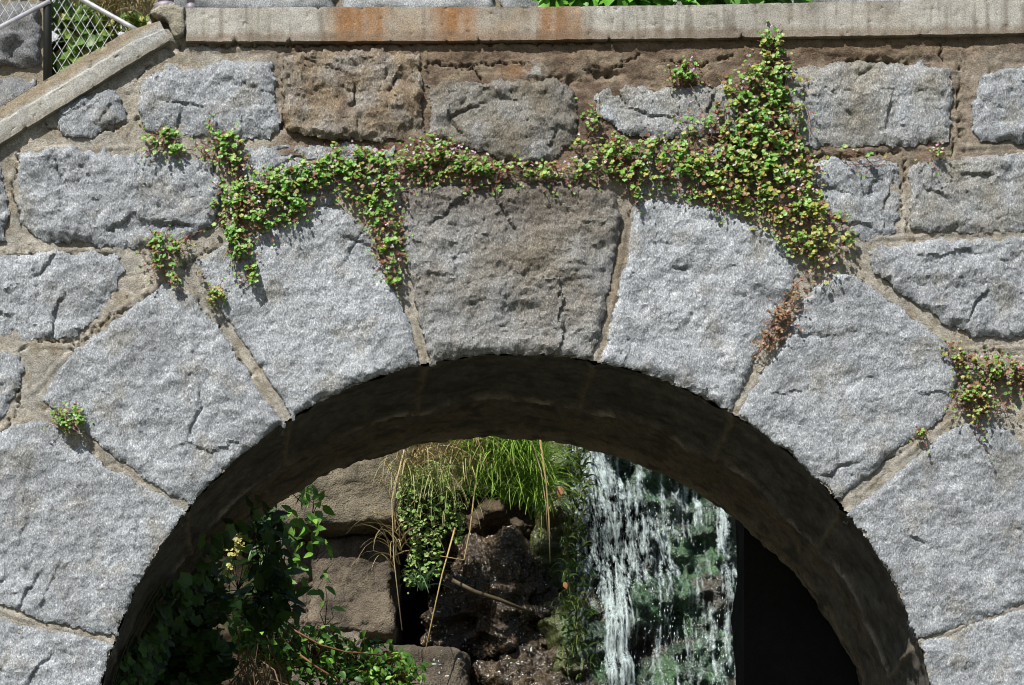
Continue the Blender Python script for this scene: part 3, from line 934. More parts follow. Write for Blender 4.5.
rock_px(372, 642, 476, 735, 3.95, .8, 31, (.125, .103, .077), M_ROCK, 'low brown rock ledge at the foot of the bank, below the dark wet rock', amp=.06, pw=9, rot=-.10, back=.2, group=G_R)
rock_px(300, 628, 372, 720, 3.85, .6, 37, (.15, .13, .10), M_ROCK, 'palest low rock step behind the red stemmed shrub', amp=.07, pw=7, rot=-.1, back=.2, group=G_R)
rock_px(428, 535, 580, 660, 4.20, .7, 41, (.044, .028, .013), M_WET, 'wide dark wet rock glistening beside the waterfall, under the grass', amp=.24, pw=3.2, rot=-.1, back=.3, group=G_R, n=100)
rock_px(470, 640, 600, 740, 4.00, .7, 43, (.044, .029, .014), M_WET, 'dark wet rock lowest beside the falling water', amp=.22, pw=3.2, back=.3, group=G_R, n=90)
rock_px(415, 415, 560, 540, 4.40, .6, 47, (.055, .042, .028), M_SOIL, 'earthy dark rock from which the grass tufts hang', amp=.2, pw=2.8, group=G_R)

def mossy_rock():
    xs = np.linspace(.40, 1.56, 190); zs = np.linspace(-2.3, 2.0, 520)
    X, Z = np.meshgrid(xs, zs)
    Y = rock_Y(X, Z)
    V = np.stack([X, Y, Z], -1)
    n = fbm2(X / .10, Z / .14, 4, 1201)
    col = np.tile(np.array((.010, .034, .014)), X.shape + (1,))
    col = lerpc(col, (.032, .088, .030), sstep(.0, .5, n))
    col = lerpc(col, (.030, .022, .012), sstep(.15, .6, fbm2(X / .16, Z / .2, 4, 1207)))
    # bare brown streak and yellow-green moss at the left edge
    col = lerpc(col, (.07, .075, .015), sstep(.64, .52, X + .04 * n) * .7)
    o = build('mossy_rock', V.reshape(-1, 3), grid_faces(np.ones(X.shape, bool), 0, 0, True), M_MOSS, None, col.reshape(-1, 3))
    tag(o, 'dark green mossy rock face that the waterfall runs down', 'rock')
def fall_Y(X, Z):
    """the mossy face without its small roughness: the line the water falls along"""
    e = (X - .95) / .55
    y = 4.08 + .38 * np.abs(e) ** 4 + .10 * (Z - .3) + .05 * fbm2(X / .35, Z / .30, 2, 1101)
    return y - .10 * sstep(.40, .20, Z - .12 * np.sin(X * 7)) - .10 * sstep(-.02, -.12, Z - .07 * np.sin(X * 9))
def rock_Y(X, Z):
    e = (X - .95) / .55
    y = 4.12 + .38 * np.abs(e) ** 4 + .10 * (Z - .3)
    y = y + .09 * fbm2(X / .35, Z / .30, 4, 1101) + .07 * terrace(fbm2(X / .18, Z / .12, 3, 1102), 4, .2) + .02 * fbm2(X / .05, Z / .06, 3, 1103)
    # ledges
    y = y - .10 * sstep(.40, .20, Z - .12 * np.sin(X * 7)) - .10 * sstep(-.02, -.12, Z - .07 * np.sin(X * 9))
    return y
mossy_rock()

# ------------------------------------------------------------------ waterfall
def unP(px, py, Y=4.05):
    q = P(px, py, Y); return q[0], q[2]
def waterfall():
    buf = Buf()
    r = np.random.default_rng(99)
    # (top px, top py, bottom px, bottom py, spread px, strands, white)
    streams = [
     (588, 430, 600, 500, 9, 60, .60), (592, 440, 604, 520, 14, 130, .50), (594, 470, 614, 560, 22, 130, .44), (618, 455, 630, 560, 26, 80, .36), (652, 455, 660, 545, 24, 70, .34), (600, 500, 626, 585, 20, 60, .44),
     (640, 500, 648, 590, 34, 90, .42), (612, 540, 614, 700, 11, 95, .52), (606, 580, 612, 705, 11, 40, .60),
     (668, 575, 674, 700, 16, 30, .32),
     (721, 490, 723, 560, 4, 40, .56), (724, 555, 722, 640, 8, 34, .42), (726, 600, 726, 705, 9, 26, .38), (650, 600, 654, 700, 14, 16, .32),
     (588, 545, 600, 610, 14, 30, .34), (705, 640, 700, 705, 20, 30, .38),
    ]
    for tx, ty, bx, by, sp, n, wt in streams:
        for k in range(int(n * (.26 if wt < .5 else .42))):
            t0 = r.uniform(0, .85); t1 = min(1.05, t0 + r.uniform(.22, .75))
            off0 = r.normal(0, sp * .6)
            m = 14
            ph = r.uniform(0, 6.28); am = r.uniform(.3, 2.2)
            V, F, cc = [], [], []
            wd = r.uniform(2.0, 9.0) * .0042
            lift = r.uniform(.03, .10)
            for i in range(m):
                t = t0 + (t1 - t0) * i / (m - 1)
                px = tx + (bx - tx) * t + off0 * (.6 + .6 * t) + am * math.sin(ph + t * 9)
                py = ty + (by - ty) * t
                x, z = unP(px, py)
                y = float(fall_Y(np.array([x]), np.array([z]))[0]) - lift
                f = math.sin(math.pi * (i + .3) / (m - .4)) ** .6
                ww = wd * (f + .1) * r.uniform(.6, 1.35)
                V += [(x - ww, y + ww * .35, z), (x - ww * .1, y - ww * .3, z), (x + ww, y + ww * .35, z)]
                a = (wt - .06) * r.uniform(.55, 1.05) 
                cc += [np.full(3, -.15), np.full(3, a * f), np.full(3, -.15)]
            for i in range(m - 1):
                a = i * 3
                F += [(a, a+3, a+4, a+1), (a+1, a+4, a+5, a+2)]
            buf.add(V, F, np.array(cc))
    # thin film of broken water over the whole rock face
    fx = np.linspace(.50, 1.40, 150); fz = np.linspace(-1.0, 1.6, 330)
    FX, FZ = np.meshgrid(fx, fz)
    FYY = rock_Y(FX, FZ) - .012 - .02 * (.5 + .5 * fbm2(FX / .03, FZ / .09, 3, 1601))
    fl = .0 + .14 * sstep(.15, .6, FZ) * sstep(1.2, .95, FX) + .38 * fbm2(FX / .022, FZ / .30, 4, 1602, .6) + .16 * fbm2(FX / .12, FZ / .2, 3, 1603)
    fl = fl * sstep(.52, .60, FX) * sstep(1.40, 1.32, FX) * (1 - .8 * sstep(1.14, 1.19, FX) * sstep(1.30, 1.25, FX) * sstep(.1, .25, FZ))
    buf.add(np.stack([FX, FYY, FZ], -1).reshape(-1, 3), [tuple(q) for q in grid_faces(np.ones(FX.shape, bool), 0, 0, True)], np.repeat(np.clip(fl, -.3, .6).reshape(-1, 1), 3, 1))
    # spray drops
    for k in range(800):
        s = streams[r.integers(len(streams))]
        t = r.uniform(.1, 1.05)
        px = s[0] + (s[2] - s[0]) * t + r.normal(0, s[4] * .9); py = s[1] + (s[3] - s[1]) * t
        x, z = unP(px, py)
        y = float(rock_Y(np.array([x]), np.array([z]))[0]) - r.uniform(.03, .13)
        a = r.uniform(.5, 1.2) * .0024; L = a * r.uniform(1.2, 4.5)
        c = np.array((x, y, z))
        V = [c + (0, 0, L), c + (a, 0, 0), c + (0, a, 0), c - (a, 0, 0), c - (0, a, 0), c - (0, 0, L)]
        F = [(0, 4, 1), (0, 1, 2), (0, 2, 3), (0, 3, 4), (5, 1, 4), (5, 2, 1), (5, 3, 2), (5, 4, 3)]
        buf.add(V, F, np.full((6, 3), .75))
    o = buf.out('waterfall', M_WATER)
    tag(o, 'white water falling in broken strands down the green mossy rock', 'waterfall', kind='structure')
waterfall()

# pool / stream running under the arch, below the picture
xs = np.linspace(-1.2, 1.25, 40); ys = np.linspace(-9, 4.3, 120)
X, Y = np.meshgrid(xs, ys)
Z = -4.72 + .03 * fbm2(X / .3, Y / .3, 3, 88)
o = build('stream', np.stack([X, Y, Z], -1).reshape(-1, 3), grid_faces(np.ones(X.shape, bool), 0, 0, True), M_WET, None, np.tile((.02, .025, .02), (X.size, 1)))
o['kind'] = 'structure'

# ------------------------------------------------------------------ shaded side wall on the right, bank on the left
def side_wall():
    a = P(744, 0, .9); x0 = a[0]
    ys = np.arange(.90, 2.3, .018); xs = np.arange(x0, x0 + 1.3, .03); zs = np.arange(-4.95, .72, .05)
    Vs, Fs, n = [], [], 0
    X, Z = np.meshgrid(xs, zs)
    V = np.stack([X, .90 + .02 * fbm2(X / .2, Z / .2, 4, 1301) * sstep(x0, x0 + .1, X), Z], -1)
    Vs.append(V.reshape(-1, 3)); Fs.append(grid_faces(np.ones(X.shape, bool), 0, 0, True)); n += X.size
    Y, Z = np.meshgrid(ys[:14], zs)
    V = np.stack([x0 + .015 * fbm2(Y / .2, Z / .2, 4, 1302) * sstep(.9, 1.0, Y), Y, Z], -1)
    Vs.append(V.reshape(-1, 3)); Fs.append(grid_faces(np.ones(Y.shape, bool), 0, 0) + n); n += Y.size
    X, Y = np.meshgrid(xs, ys[:14])
    V = np.stack([X, Y, np.full(X.shape, zs[-1])], -1)
    Vs.append(V.reshape(-1, 3)); Fs.append(grid_faces(np.ones(X.shape, bool), 0, 0, True) + n); n += X.size
    V = np.concatenate(Vs)
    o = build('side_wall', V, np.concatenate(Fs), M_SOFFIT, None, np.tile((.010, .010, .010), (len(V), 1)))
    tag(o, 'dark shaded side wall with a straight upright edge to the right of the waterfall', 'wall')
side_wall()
c, wd, hh = box_at(0, 520, 215, 900, 1.35)
o = boulder('earth_bank', c + np.array((0, .25, 0)), (wd, .55, hh), 77, (.022, .018, .012), M_SOIL, amp=.18, pw=2.6, n=50, tilt=-.10)
o['kind'] = 'structure'

# ------------------------------------------------------------------ creeping plants on the wall
GREENS = [(.15, .33, .045), (.115, .27, .04), (.20, .37, .065), (.28, .42, .12), (.18, .36, .09)]
YELS = [(.31, .33, .07), (.36, .34, .08), (.27, .31, .06)]
REDS = [(.21, .10, .055), (.18, .07, .05), (.25, .16, .08)]
DRYS = [(.27, .15, .08), (.22, .12, .07), (.31, .21, .12)]
SUNV = -np.array(SUN_DIR)
def creeper(label, caps, n_leaf, thick=.035, mix=(.78, .12, .10), size=(.012, .021), dry=False, red=0.0, flowers=0, stems=None, name='creeping_plant', group='toadflax clumps rooted in the wall joints', yel_low=False, cat='creeping plant'):
    """caps: capsules (x0,y0,x1,y1,radius,weight) in wall units; leaves gather thickest along their middles"""
    caps = np.array(caps, float)
    if not dry: caps[:, 4] *= 1.18; n_leaf = int(n_leaf * 3.0)
    root = empty(name, P(*(caps[0, :2]), 0))
    tag(root, label, cat, group)
    w_ = caps[:, 5] * (np.hypot(caps[:, 2] - caps[:, 0], caps[:, 3] - caps[:, 1]) + caps[:, 4]) * caps[:, 4]
    w_ = w_ / w_.sum()
    lv, st = Buf(), Buf()
    for k in range(n_leaf):
        c = caps[rng.choice(len(caps), p=w_)]
        t = rng.uniform(0, 1)
        ang = rng.uniform(0, 6.283); rr = c[4] * math.sqrt(rng.uniform(0, 1)) * (rng.uniform(.75, 1.1) if rng.random() < .9 else rng.uniform(1.1, 1.5))
        px = c[0] + (c[2] - c[0]) * t + rr * math.cos(ang); py = c[1] + (c[3] - c[1]) * t + rr * math.sin(ang)
        patch = float(fbm2(np.array([px / 9.0]), np.array([py / 9.0]), 2, 1401)[0])
        edge = float(fbm2(np.array([px / 16.0]), np.array([py / 16.0]), 2, 1402)[0])
        if rr > c[4] * (.86 + 1.3 * edge) and rng.random() < .85: continue
        gap = float(fbm2(np.array([px / 24.0]), np.array([py / 20.0]), 2, 1403)[0])
        if patch < -.10 and rng.random() < .85: continue
        if gap < -.16 and rng.random() < .75: continue
        q = rr / max(c[4], 1)
        lift = .030 + thick * .85 * (1 - q * q) * rng.uniform(.2, 1.0) + .012 * patch
        base = P(px, py, 0); pos = base + np.array((0, -lift, 0))
        nrm = np.array((0, -1.0, .25)) * .8 + SUNV * .6 + rng.normal(0, .38, 3)
        u = rng.random()
        tone = patch * .5 + rng.normal(0, .25)
        if dry: colr = DRYS[rng.integers(3)]
        elif u < mix[1] * (1 + 1.5 * max(0, -patch)) + (.38 * max(0, min(1, (py - 150) / 80)) if yel_low else 0): colr = YELS[rng.integers(3)]
        elif u > 1 - mix[2] * (1 + 2 * max(0, q - .5)) - red: colr = REDS[rng.integers(3)]
        elif gap < -.05 and rng.random() < .3: colr = REDS[rng.integers(3)]
        else: colr = GREENS[rng.integers(5)]
        colr = np.array(colr) * (1 + .22 * tone)
        sz = (size[0] + (size[1] - size[0]) * rng.random() ** 1.7) * (.76 if not dry else .7)
        leaf_round(lv, pos, nrm, sz, np.clip(colr, .01, 1))
        if rng.random() < .45:
            # petiole from the wall to the leaf, hanging a little
            a = base + np.array((rng.normal(0, .012), -.012, rng.uniform(.0, .03)))
            mid = (a + pos) / 2 + np.array((0, -.006, -.006))
            tube(st, [a, mid, pos], .0007, (.22, .09, .06) if rng.random() < .65 else (.16, .2, .06), 3, False)
    # creeping runners along the capsules
    for c in caps:
        for k in range(3 if c[4] > 6 else 2):
            m = 7; pts = []
            ph = rng.uniform(0, 6.28)
            for i in range(m):
                t = i / (m - 1) * 1.15 - .05
                px = c[0] + (c[2] - c[0]) * t + c[4] * .7 * math.sin(ph + 4 * t + k); py = c[1] + (c[3] - c[1]) * t + c[4] * .6 * math.cos(ph * 1.7 + 3 * t)
                pts.append(P(px, py, 0) + np.array((0, -.028 - .010 * math.sin(3 * t + ph), 0)))
            tube(st, pts, .0011, (.20, .08, .055), 4, False)
    # wispy stems reaching past the clump's edge
    for k in range(stems if stems is not None else max(2, n_leaf // 26)):
        c = caps[rng.choice(len(caps), p=w_)]
        t = rng.uniform(0, 1); ang = rng.uniform(0, 6.283)
        p0 = np.array((c[0] + (c[2] - c[0]) * t + c[4] * .7 * math.cos(ang), c[1] + (c[3] - c[1]) * t + c[4] * .7 * math.sin(ang)))
        d = np.array((math.cos(ang), math.sin(ang))) * rng.uniform(6, 15)
        pts = [P(*(p0 + d * s_ + (0, 3 * s_ * s_)), 0) + np.array((0, -.030 - .012 * s_, 0)) for s_ in (0, .35, .7, 1)]
        tube(st, pts, .0008, (.22, .10, .07), 3, False)
        leaf_round(lv, pts[-1], np.array((0, -1, .3)) + rng.normal(0, .3, 3), rng.uniform(.007, .011), np.array(GREENS[rng.integers(5)] if not dry else DRYS[0]))
        leaf_round(lv, pts[-2], np.array((0, -1, .3)) + rng.normal(0, .3, 3), rng.uniform(.007, .011), np.array(REDS[rng.integers(3)]))
    for k in range(flowers):
        c = caps[rng.choice(len(caps), p=w_)]
        t = rng.uniform(0, 1); ang = rng.uniform(3.3, 6.1)
        px = c[0] + (c[2] - c[0]) * t + c[4] * rng.uniform(.5, 1.05) * math.cos(ang); py = c[1] + (c[3] - c[1]) * t + c[4] * rng.uniform(.5, 1.05) * math.sin(ang)
        pos = P(px, py, 0) + np.array((0, -.058 - rng.uniform(0, .03), 0))
        fl = Buf()
        for s_ in range(3):
            leaf_round(fl, pos + rng.normal(0, .0018, 3), np.array((0, -1, .2)) + rng.normal(0, .4, 3), rng.uniform(.005, .008), np.array((.55, .40, .55)) if rng.random() < .7 else np.array((.6, .6, .55)), lobes=3)
        fl.out('flower', M_PETAL, root)
    lv.out('leaves', M_LEAF, root)
    st.out('stems', M_STEM, root)
    return root

creeper('big green and yellow creeping mass climbing to the coping right of the keystone',
        [(770,38,766,70,11,1.0),(764,68,754,115,24,1.1),(752,115,762,165,38,1.2),(735,165,790,190,36,1.2),(700,170,740,190,28,1.1),(640,165,705,172,23,1.2),(600,160,640,178,14,.8),
         (770,200,820,235,26,1.1),(800,245,835,240,20,1.0),(812,262,818,280,13,.9),(745,75,735,95,14,.5),(790,80,800,130,10,.35),(700,140,690,125,16,.45),(840,160,880,165,8,.2)],
        3300, .05, (.7, .16, .12), (.013, .024), flowers=50, yel_low=True)
creeper('small sprig of creeper on the top mortar, left of the big climbing mass',
        [(676,82,692,76,9,1),(684,70,684,74,5,.6),(668,84,676,86,5,.4)], 110, .03, (.7,.08,.2), (.011,.018), flowers=4)
creeper('narrow belt of reddish green creeper running along above the keystone',
        [(408,165,435,168,14,1.0),(425,150,448,165,15,1.1),(450,170,490,178,14,1.0),(490,172,540,180,11,.8),(540,178,600,172,10,.7),(580,150,590,130,8,.45),(592,125,590,112,6,.35),(610,150,625,165,14,.8),(632,190,634,205,5,.6)],
        1250, .035, (.66, .12, .2), (.011, .021), flowers=34)
creeper('green creeper cushion hanging beside the keystone on its left',
        [(330,165,385,172,15,1.0),(350,185,390,190,18,1.1),(375,205,390,235,15,1.0),(385,240,392,272,11,.95),(390,275,396,288,5,.8),(300,172,335,175,10,.7)],
        1000, .04, (.75, .1, .15), (.012, .022), flowers=22)
creeper('bright green thick creeper cushion over the second block left of the keystone',
        [(230,205,300,195,22,1.2),(255,190,330,182,15,1.0),(235,215,270,225,17,1.1),(232,235,245,262,11,.9),(248,265,254,286,7,.8),(222,228,234,222,10,.6)],
        1150, .045, (.82, .1, .08), (.013, .023), flowers=18)
creeper('small green creeper clump at the upper left, under the middle grey block',
        [(150,146,178,148,12,1.0),(160,140,170,142,9,.8)], 170, .035, (.85,.05,.1), (.013,.022), flowers=2)
creeper('green creeper clump dangling from the joint right of the upper left one',
        [(212,140,232,150,13,1.0),(225,158,238,165,12,1.0),(232,168,240,172,8,.6),(200,150,206,158,6,.3)], 240, .035, (.84,.05,.11), (.013,.022), flowers=3)
creeper('straggling creeper in the joint above the left arch block, with reddish stems',
        [(155,246,175,250,11,1.0),(158,260,166,272,10,1.0),(168,276,176,288,5,.6),(184,244,190,238,5,.4),(198,276,202,278,3,.5)], 170, .03, (.8,.06,.14), (.012,.021), flowers=2)
creeper('tiny yellowish creeper tuft in the slanting joint below the straggling one',
        [(214,298,218,304,9,1.0)], 90, .04, (.45,.45,.1), (.009,.015), stems=2)
creeper('lone round tuft of green leaves in the lower left joint',
        [(66,420,74,426,14,1.0)], 150, .05, (.85,.08,.07), (.011,.018), stems=3)
creeper('dry rust brown withered creeper hanging down the joint right of the keystone',
        [(796,288,790,308,6,.8),(786,315,776,330,12,1.1),(772,330,764,350,11,1.0),(757,352,754,360,5,.6)], 560, .03, size=(.009, .016), dry=True, stems=14)
creeper('red and green creeper spreading at the far right joint',
        [(948,356,962,366,9,1.0),(965,372,1005,374,13,1.2),(962,395,975,402,14,1.2),(985,405,1000,408,9,.7),(1010,380,1035,378,12,1.0),(972,412,974,418,8,.9)], 620, .04, (.5,.22,.28), (.010,.019), red=.12, flowers=6)
creeper('thin green sprig below the far right creeper, on the arch block',
        [(972,424,976,436,4,1.0),(978,440,980,446,3,.7)], 30, .02, (.7,.2,.1), (.010,.018), stems=2)
creeper('small withered sprig in the joint of the right arch blocks',
        [(918,434,924,440,5,1.0)], 22, .02, (.4,.3,.3), (.008,.013), stems=3)
creeper('faint sprig with pale flowers on the joint at the upper right',
        [(922,160,940,157,5,1.0),(932,152,936,154,3,.6)], 34, .02, (.5,.1,.4), (.007,.012), flowers=5, stems=5)

# ------------------------------------------------------------------ plants behind the arch
def jitter_dir(base, s): return np.asarray(base, float) + rng.normal(0, s, 3)
def sprawl(name, label, cat, spots, Yr, leaf, cols, kind='round', stemcol=(.05,.05,.02), mat=M_LEAF, group=None, stem_r=.0025, droop=.25):
    """leafy plant: spots = (px,py,rx,ry,count); each leaf on a twig back to its spot's middle"""
    root = empty(name, P(spots[0][0], spots[0][1], sum(Yr) / 2))
    tag(root, label, cat, group)
    lv, st = Buf(), Buf()
    for px, py, rx, ry, n in spots:
        cen = P(px, py + ry * .7, Yr[1])
        for k in range(n):
            a = rng.uniform(0, 6.283); r = math.sqrt(rng.uniform(0, 1))
            Y = rng.uniform(*Yr)
            qx, qy = px + rx * r * math.cos(a), py + ry * r * math.sin(a)
            if name in ('dark_shrub', 'ivy') and math.hypot((qx - 238) / 22, (qy - 556) / 42) < rng.uniform(.75, 1.15): continue
            pos = P(qx, qy, Y)
            col = np.array(cols[rng.integers(len(cols))]) * rng.uniform(.7, 1.3)
            L = rng.uniform(*leaf)
            nrm = jitter_dir((-.1, -.7, .6), .4)
            if kind == 'round':
                leaf_round(lv, pos, nrm, L, col)
            else:
                leaf_long(lv, pos, jitter_dir((.1, -.3, -.1), .8), nrm, L, L * .52, col, droop)
            if rng.random() < .35:
                mid = (pos + cen) / 2 + rng.normal(0, .02, 3)
                tube(st, [cen, mid, pos], [stem_r, stem_r * .7, stem_r * .4], stemcol, 4, False)
    lv.out('leaves', mat, root)
    if st.n: st.out('stems', M_STEM, root)
    return root
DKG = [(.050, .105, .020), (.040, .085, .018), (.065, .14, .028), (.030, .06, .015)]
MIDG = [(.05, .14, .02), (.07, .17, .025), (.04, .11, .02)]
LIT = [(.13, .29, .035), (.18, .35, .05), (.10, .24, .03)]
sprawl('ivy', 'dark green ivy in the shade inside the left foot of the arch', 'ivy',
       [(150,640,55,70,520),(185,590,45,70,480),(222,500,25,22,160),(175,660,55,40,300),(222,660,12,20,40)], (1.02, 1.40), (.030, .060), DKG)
sprawl('climbing_vine', 'climbing vine with broad sunlit green leaves left of the tan slab of rock', 'vine',
       [(298,492,20,10,14),(312,505,12,16,14),(300,530,20,22,20),(316,545,14,16,9),(310,575,16,22,9),(280,545,22,40,16),(325,605,10,30,6),(268,520,20,20,8),(238,562,24,40,46),(255,610,24,26,40),(275,575,20,30,26),(292,520,14,14,10)], (1.9, 2.3), (.034, .066), LIT, 'long', stem_r=.002)
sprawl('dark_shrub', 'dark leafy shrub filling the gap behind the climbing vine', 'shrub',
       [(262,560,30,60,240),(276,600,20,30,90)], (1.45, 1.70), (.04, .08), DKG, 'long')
sprawl('leafy_weed', 'sunlit low weed with small pointed leaves and red stems under the arch at bottom', 'weed',
       [(310,650,45,26,330),(360,660,40,22,260),(268,640,34,26,260),(244,630,16,18,80),(390,668,34,16,120),(400,672,26,18,110),(340,690,80,20,240),(250,665,20,25,40)], (2.1, 2.6), (.022, .045), LIT + MIDG, 'long', stemcol=(.24,.09,.03), stem_r=.003)
def arch_ivy():
    """ivy clinging to the inside of the arch's left foot"""
    root = tag(empty('arch_ivy', ((AC[0] - AR - 512) * S, .45, (342.5 - 700) * S)), 'thin dark ivy clinging to the underside of the arch at its left foot', 'ivy')
    lv, st = Buf(), Buf()
    for k in range(2000):
        a = math.pi + rng.uniform(.05, .95) * rng.uniform(.3, 1); d = rng.uniform(.10, .86)
        dens = float(fbm2(np.array([a * 6]), np.array([d * 5]), 2, 1501)[0])
        if dens < -.15 or d < .12 + .35 * (a - math.pi) : continue
        rr = AR - rng.uniform(8, 26)
        pos = np.array(((AC[0] + rr * math.cos(a) - 512) * S, d, (342.5 - AC[1] - rr * math.sin(a)) * S))
        nrm = np.array((-math.cos(a), -.6, -math.sin(a) * .0 + .2)) + rng.normal(0, .3, 3)
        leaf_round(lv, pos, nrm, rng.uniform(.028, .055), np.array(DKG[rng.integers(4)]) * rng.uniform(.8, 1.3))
    for k in range(10):
        d0 = rng.uniform(.2, .8); pts = []
        for i in range(9):
            a = math.pi - .15 + .09 * i; rr = AR - 8
            pts.append(((AC[0] + rr * math.cos(a) - 512) * S, d0 + .04 * math.sin(i * .8 + k), (342.5 - AC[1] - rr * math.sin(a)) * S))
        tube(st, pts, .002, (.05, .045, .02), 4, False)
    lv.out('leaves', M_LEAF, root); st.out('stems', M_STEM, root)
arch_ivy()
# yellow flower head
def flower_weed():
    root = tag(empty('yellow_flower', P(238, 545, 1.95)), 'small yellow flower spike in front of the dark shrub', 'flower')
    pb, st = Buf(), Buf()
    for px, py, r, n in ((238,542,7,32),(233,552,5,20),(229,566,3,14),(226,580,2,8)):
        for k in range(n):
            leaf_round(pb, P(px + rng.normal(0, r * .6), py + rng.normal(0, r * .55), 1.82 + rng.uniform(-.03, .03)), jitter_dir((-.2,-.8,.5), .4), rng.uniform(.010, .018), np.array((.44,.42,.14)) * rng.uniform(.7,1.2), lobes=4)
    tube(st, [P(240,640,1.86), P(228,600,1.84), P(232,560,1.82), P(239,541,1.82)], .003, (.08,.12,.03), 5)
    pb.out('petals', M_PETAL, root); st.out('stalk', M_STEM, root)
flower_weed()
def dead_stems():
    root = tag(empty('dead_stems', P(245, 680, 2.0)), 'bundle of dry pale brown dead stems at bottom left of the sunlit weed', 'dead stems')
    b = Buf()
    for k in range(38):
        p0 = P(rng.uniform(228, 300), rng.uniform(680, 730), 2.05 + rng.uniform(-.1, .1))
        p1 = P(rng.uniform(226, 275), rng.uniform(642, 675), 1.95 + rng.uniform(-.1, .1))
        mid = (p0 + p1) / 2 + rng.normal(0, .02, 3)
        tube(b, [p0, mid, p1], [.004, .003, .001], np.array((.24, .17, .11)) * rng.uniform(.6, 1.2), 4, False)
    b.out('stalks', M_STRAW, root)
dead_stems()
def red_cane(pts, label):
    b = Buf(); tube(b, [P(*p) for p in pts], [.0042, .004, .0036, .0025], (.17, .085, .035), 6)
    o = b.out('cane', M_STEM); tag(o, label, 'cane', 'orange brown canes in the weed')
red_cane([(290,628,2.0),(320,645,2.05),(345,652,2.05),(380,655,2.1)], 'upper orange brown cane slanting through the sunlit weed')
red_cane([(300,655,2.0),(318,668,2.0),(335,678,2.0),(345,690,2.0)], 'lower orange brown cane slanting through the sunlit weed')

def grass(name, label, spots, Y, cols, tips, L, wd, cat='grass', down=1.0, mat=M_LEAF):
    root = tag(empty(name, P(spots[0][0], spots[0][1], Y)), label, cat)
    b = Buf()
    for px, py, rx, ry, n in spots:
        for k in range(n):
            p = P(px + rng.uniform(-rx, rx), py + rng.uniform(-ry, ry), Y + rng.uniform(-.06, .10))
            c = np.array(cols[rng.integers(len(cols))]) * rng.uniform(.7, 1.25)
            blade(b, p, (rng.normal(0, .45), -rng.uniform(.3, .9), rng.uniform(.2, 1.0)), rng.uniform(*L), rng.uniform(*wd), c, (rng.normal(0, .3), -.1, -down * rng.uniform(1.2, 2.6)), 7, np.array(tips) * rng.uniform(.7, 1.2))
    b.out('blades', mat, root)
    return root
GB = [(.13, .31, .035), (.18, .38, .05), (.24, .40, .06), (.09, .23, .03)]
grass('grass_tuft', 'bright green grass tuft hanging under the top of the arch', [(505,455,28,18,330),(520,485,20,22,280),(490,470,20,16,140),(535,500,8,20,70),(478,470,14,30,80)], 4.05, GB, (.26,.40,.06), (.16,.42), (.004,.008), 'grass tuft')
grass('grass_tuft', 'small blue green grass sprig on the bank below the succulent', [(424,585,5,6,26)], 3.95, [(.10,.20,.08)], (.12,.22,.10), (.10,.2), (.004,.007), 'grass tuft', down=.9)
grass('straw_tuft', 'tangle of dry straw coloured stalks draped over the bank above the succulent', [(440,455,35,14,120),(410,480,16,20,60),(470,470,16,20,60),(400,540,10,30,34)], 3.98, [(.36,.27,.12),(.42,.33,.16),(.25,.18,.08)], (.42,.34,.18), (.18,.42), (.003,.006), 'dry grass', mat=M_STRAW)
sprawl('succulent', 'loose pale green small leaved plant trailing down the bank among dry straw', 'trailing plant',
       [(404,500,6,30,150),(415,510,6,44,210),(427,505,7,40,210),(436,540,6,40,170),(421,560,8,26,130),(446,505,6,34,130),(458,520,6,26,90),(410,575,5,20,40),(430,480,20,12,90)], (3.88, 4.10), (.010, .024), [(.20,.34,.08),(.26,.40,.11),(.15,.28,.05),(.32,.43,.15)], 'round')
grass('grass_tuft', 'thin light green grass hanging through the trailing plant', [(420,480,22,16,90),(440,500,16,20,50)], 3.95, [(.20,.32,.08),(.28,.34,.12)], (.40,.38,.16), (.14,.34), (.003,.006), 'grass tuft', down=1.5)
def stalk(label, pts, r, col=(.42, .32, .12)):
    b = Buf(); tube(b, [P(*p) for p in pts], np.linspace(r, r * .5, len(pts)), col, 5)
    o = b.out('dry_stalk', M_STRAW); tag(o, label, 'dry stalk', 'long dry stalks on the bank')
stalk('long yellow dry stalk slanting down across the wet rock to the low ledge', [(455,528,3.88),(442,575,3.83),(433,615,3.82),(424,657,3.80)], .004)
stalk('bent dry stalk with a sharp elbow right of the succulent', [(478,462,3.9),(470,530,3.85),(464,560,3.82),(440,556,3.85)], .004, (.34,.25,.12))
stalk('pale dry stalk hanging straight down beside the succulent on its left', [(404,450,3.85),(392,500,3.83),(394,560,3.82),(402,630,3.8)], .004, (.40,.32,.19))
stalk('dry brown reed stem standing between the grass tuft and the waterfall', [(540,440,3.8),(546,480,3.8),(549,520,3.8),(550,562,3.82)], .005, (.34,.25,.11))
stalk('thin pale reed stem close to the brown reed by the waterfall', [(530,436,3.85),(541,470,3.82),(546,505,3.83),(548,540,3.85)], .003, (.40,.32,.18))
b = Buf()
tube(b, [P(452,580,3.95), P(475,592,3.95), P(500,600,3.97), P(530,612,4.0)], [.009,.010,.009,.006], (.075,.058,.03), 8)
tag(b.out('branch', M_STEM), 'mossy fallen branch lying slantwise on the dark wet rock', 'branch')
b = Buf()
leaf_long(b, P(560,486,3.9), (-.1,-.1,-1), (-.3,-.9,.3), .05, .036, (.45,.20,.10))
tag(b.out('fallen_leaf', M_LEAF), 'single orange fallen leaf at the left edge of the waterfall', 'leaf', 'orange fallen leaves')
b = Buf()
leaf_long(b, P(564,582,3.9), (.4,-.1,-1), (-.3,-.9,.3), .032, .02, (.40,.20,.09))
tag(b.out('fallen_leaf', M_LEAF), 'small orange fallen leaf on the dark wet rock, lower of the two', 'leaf', 'orange fallen leaves')
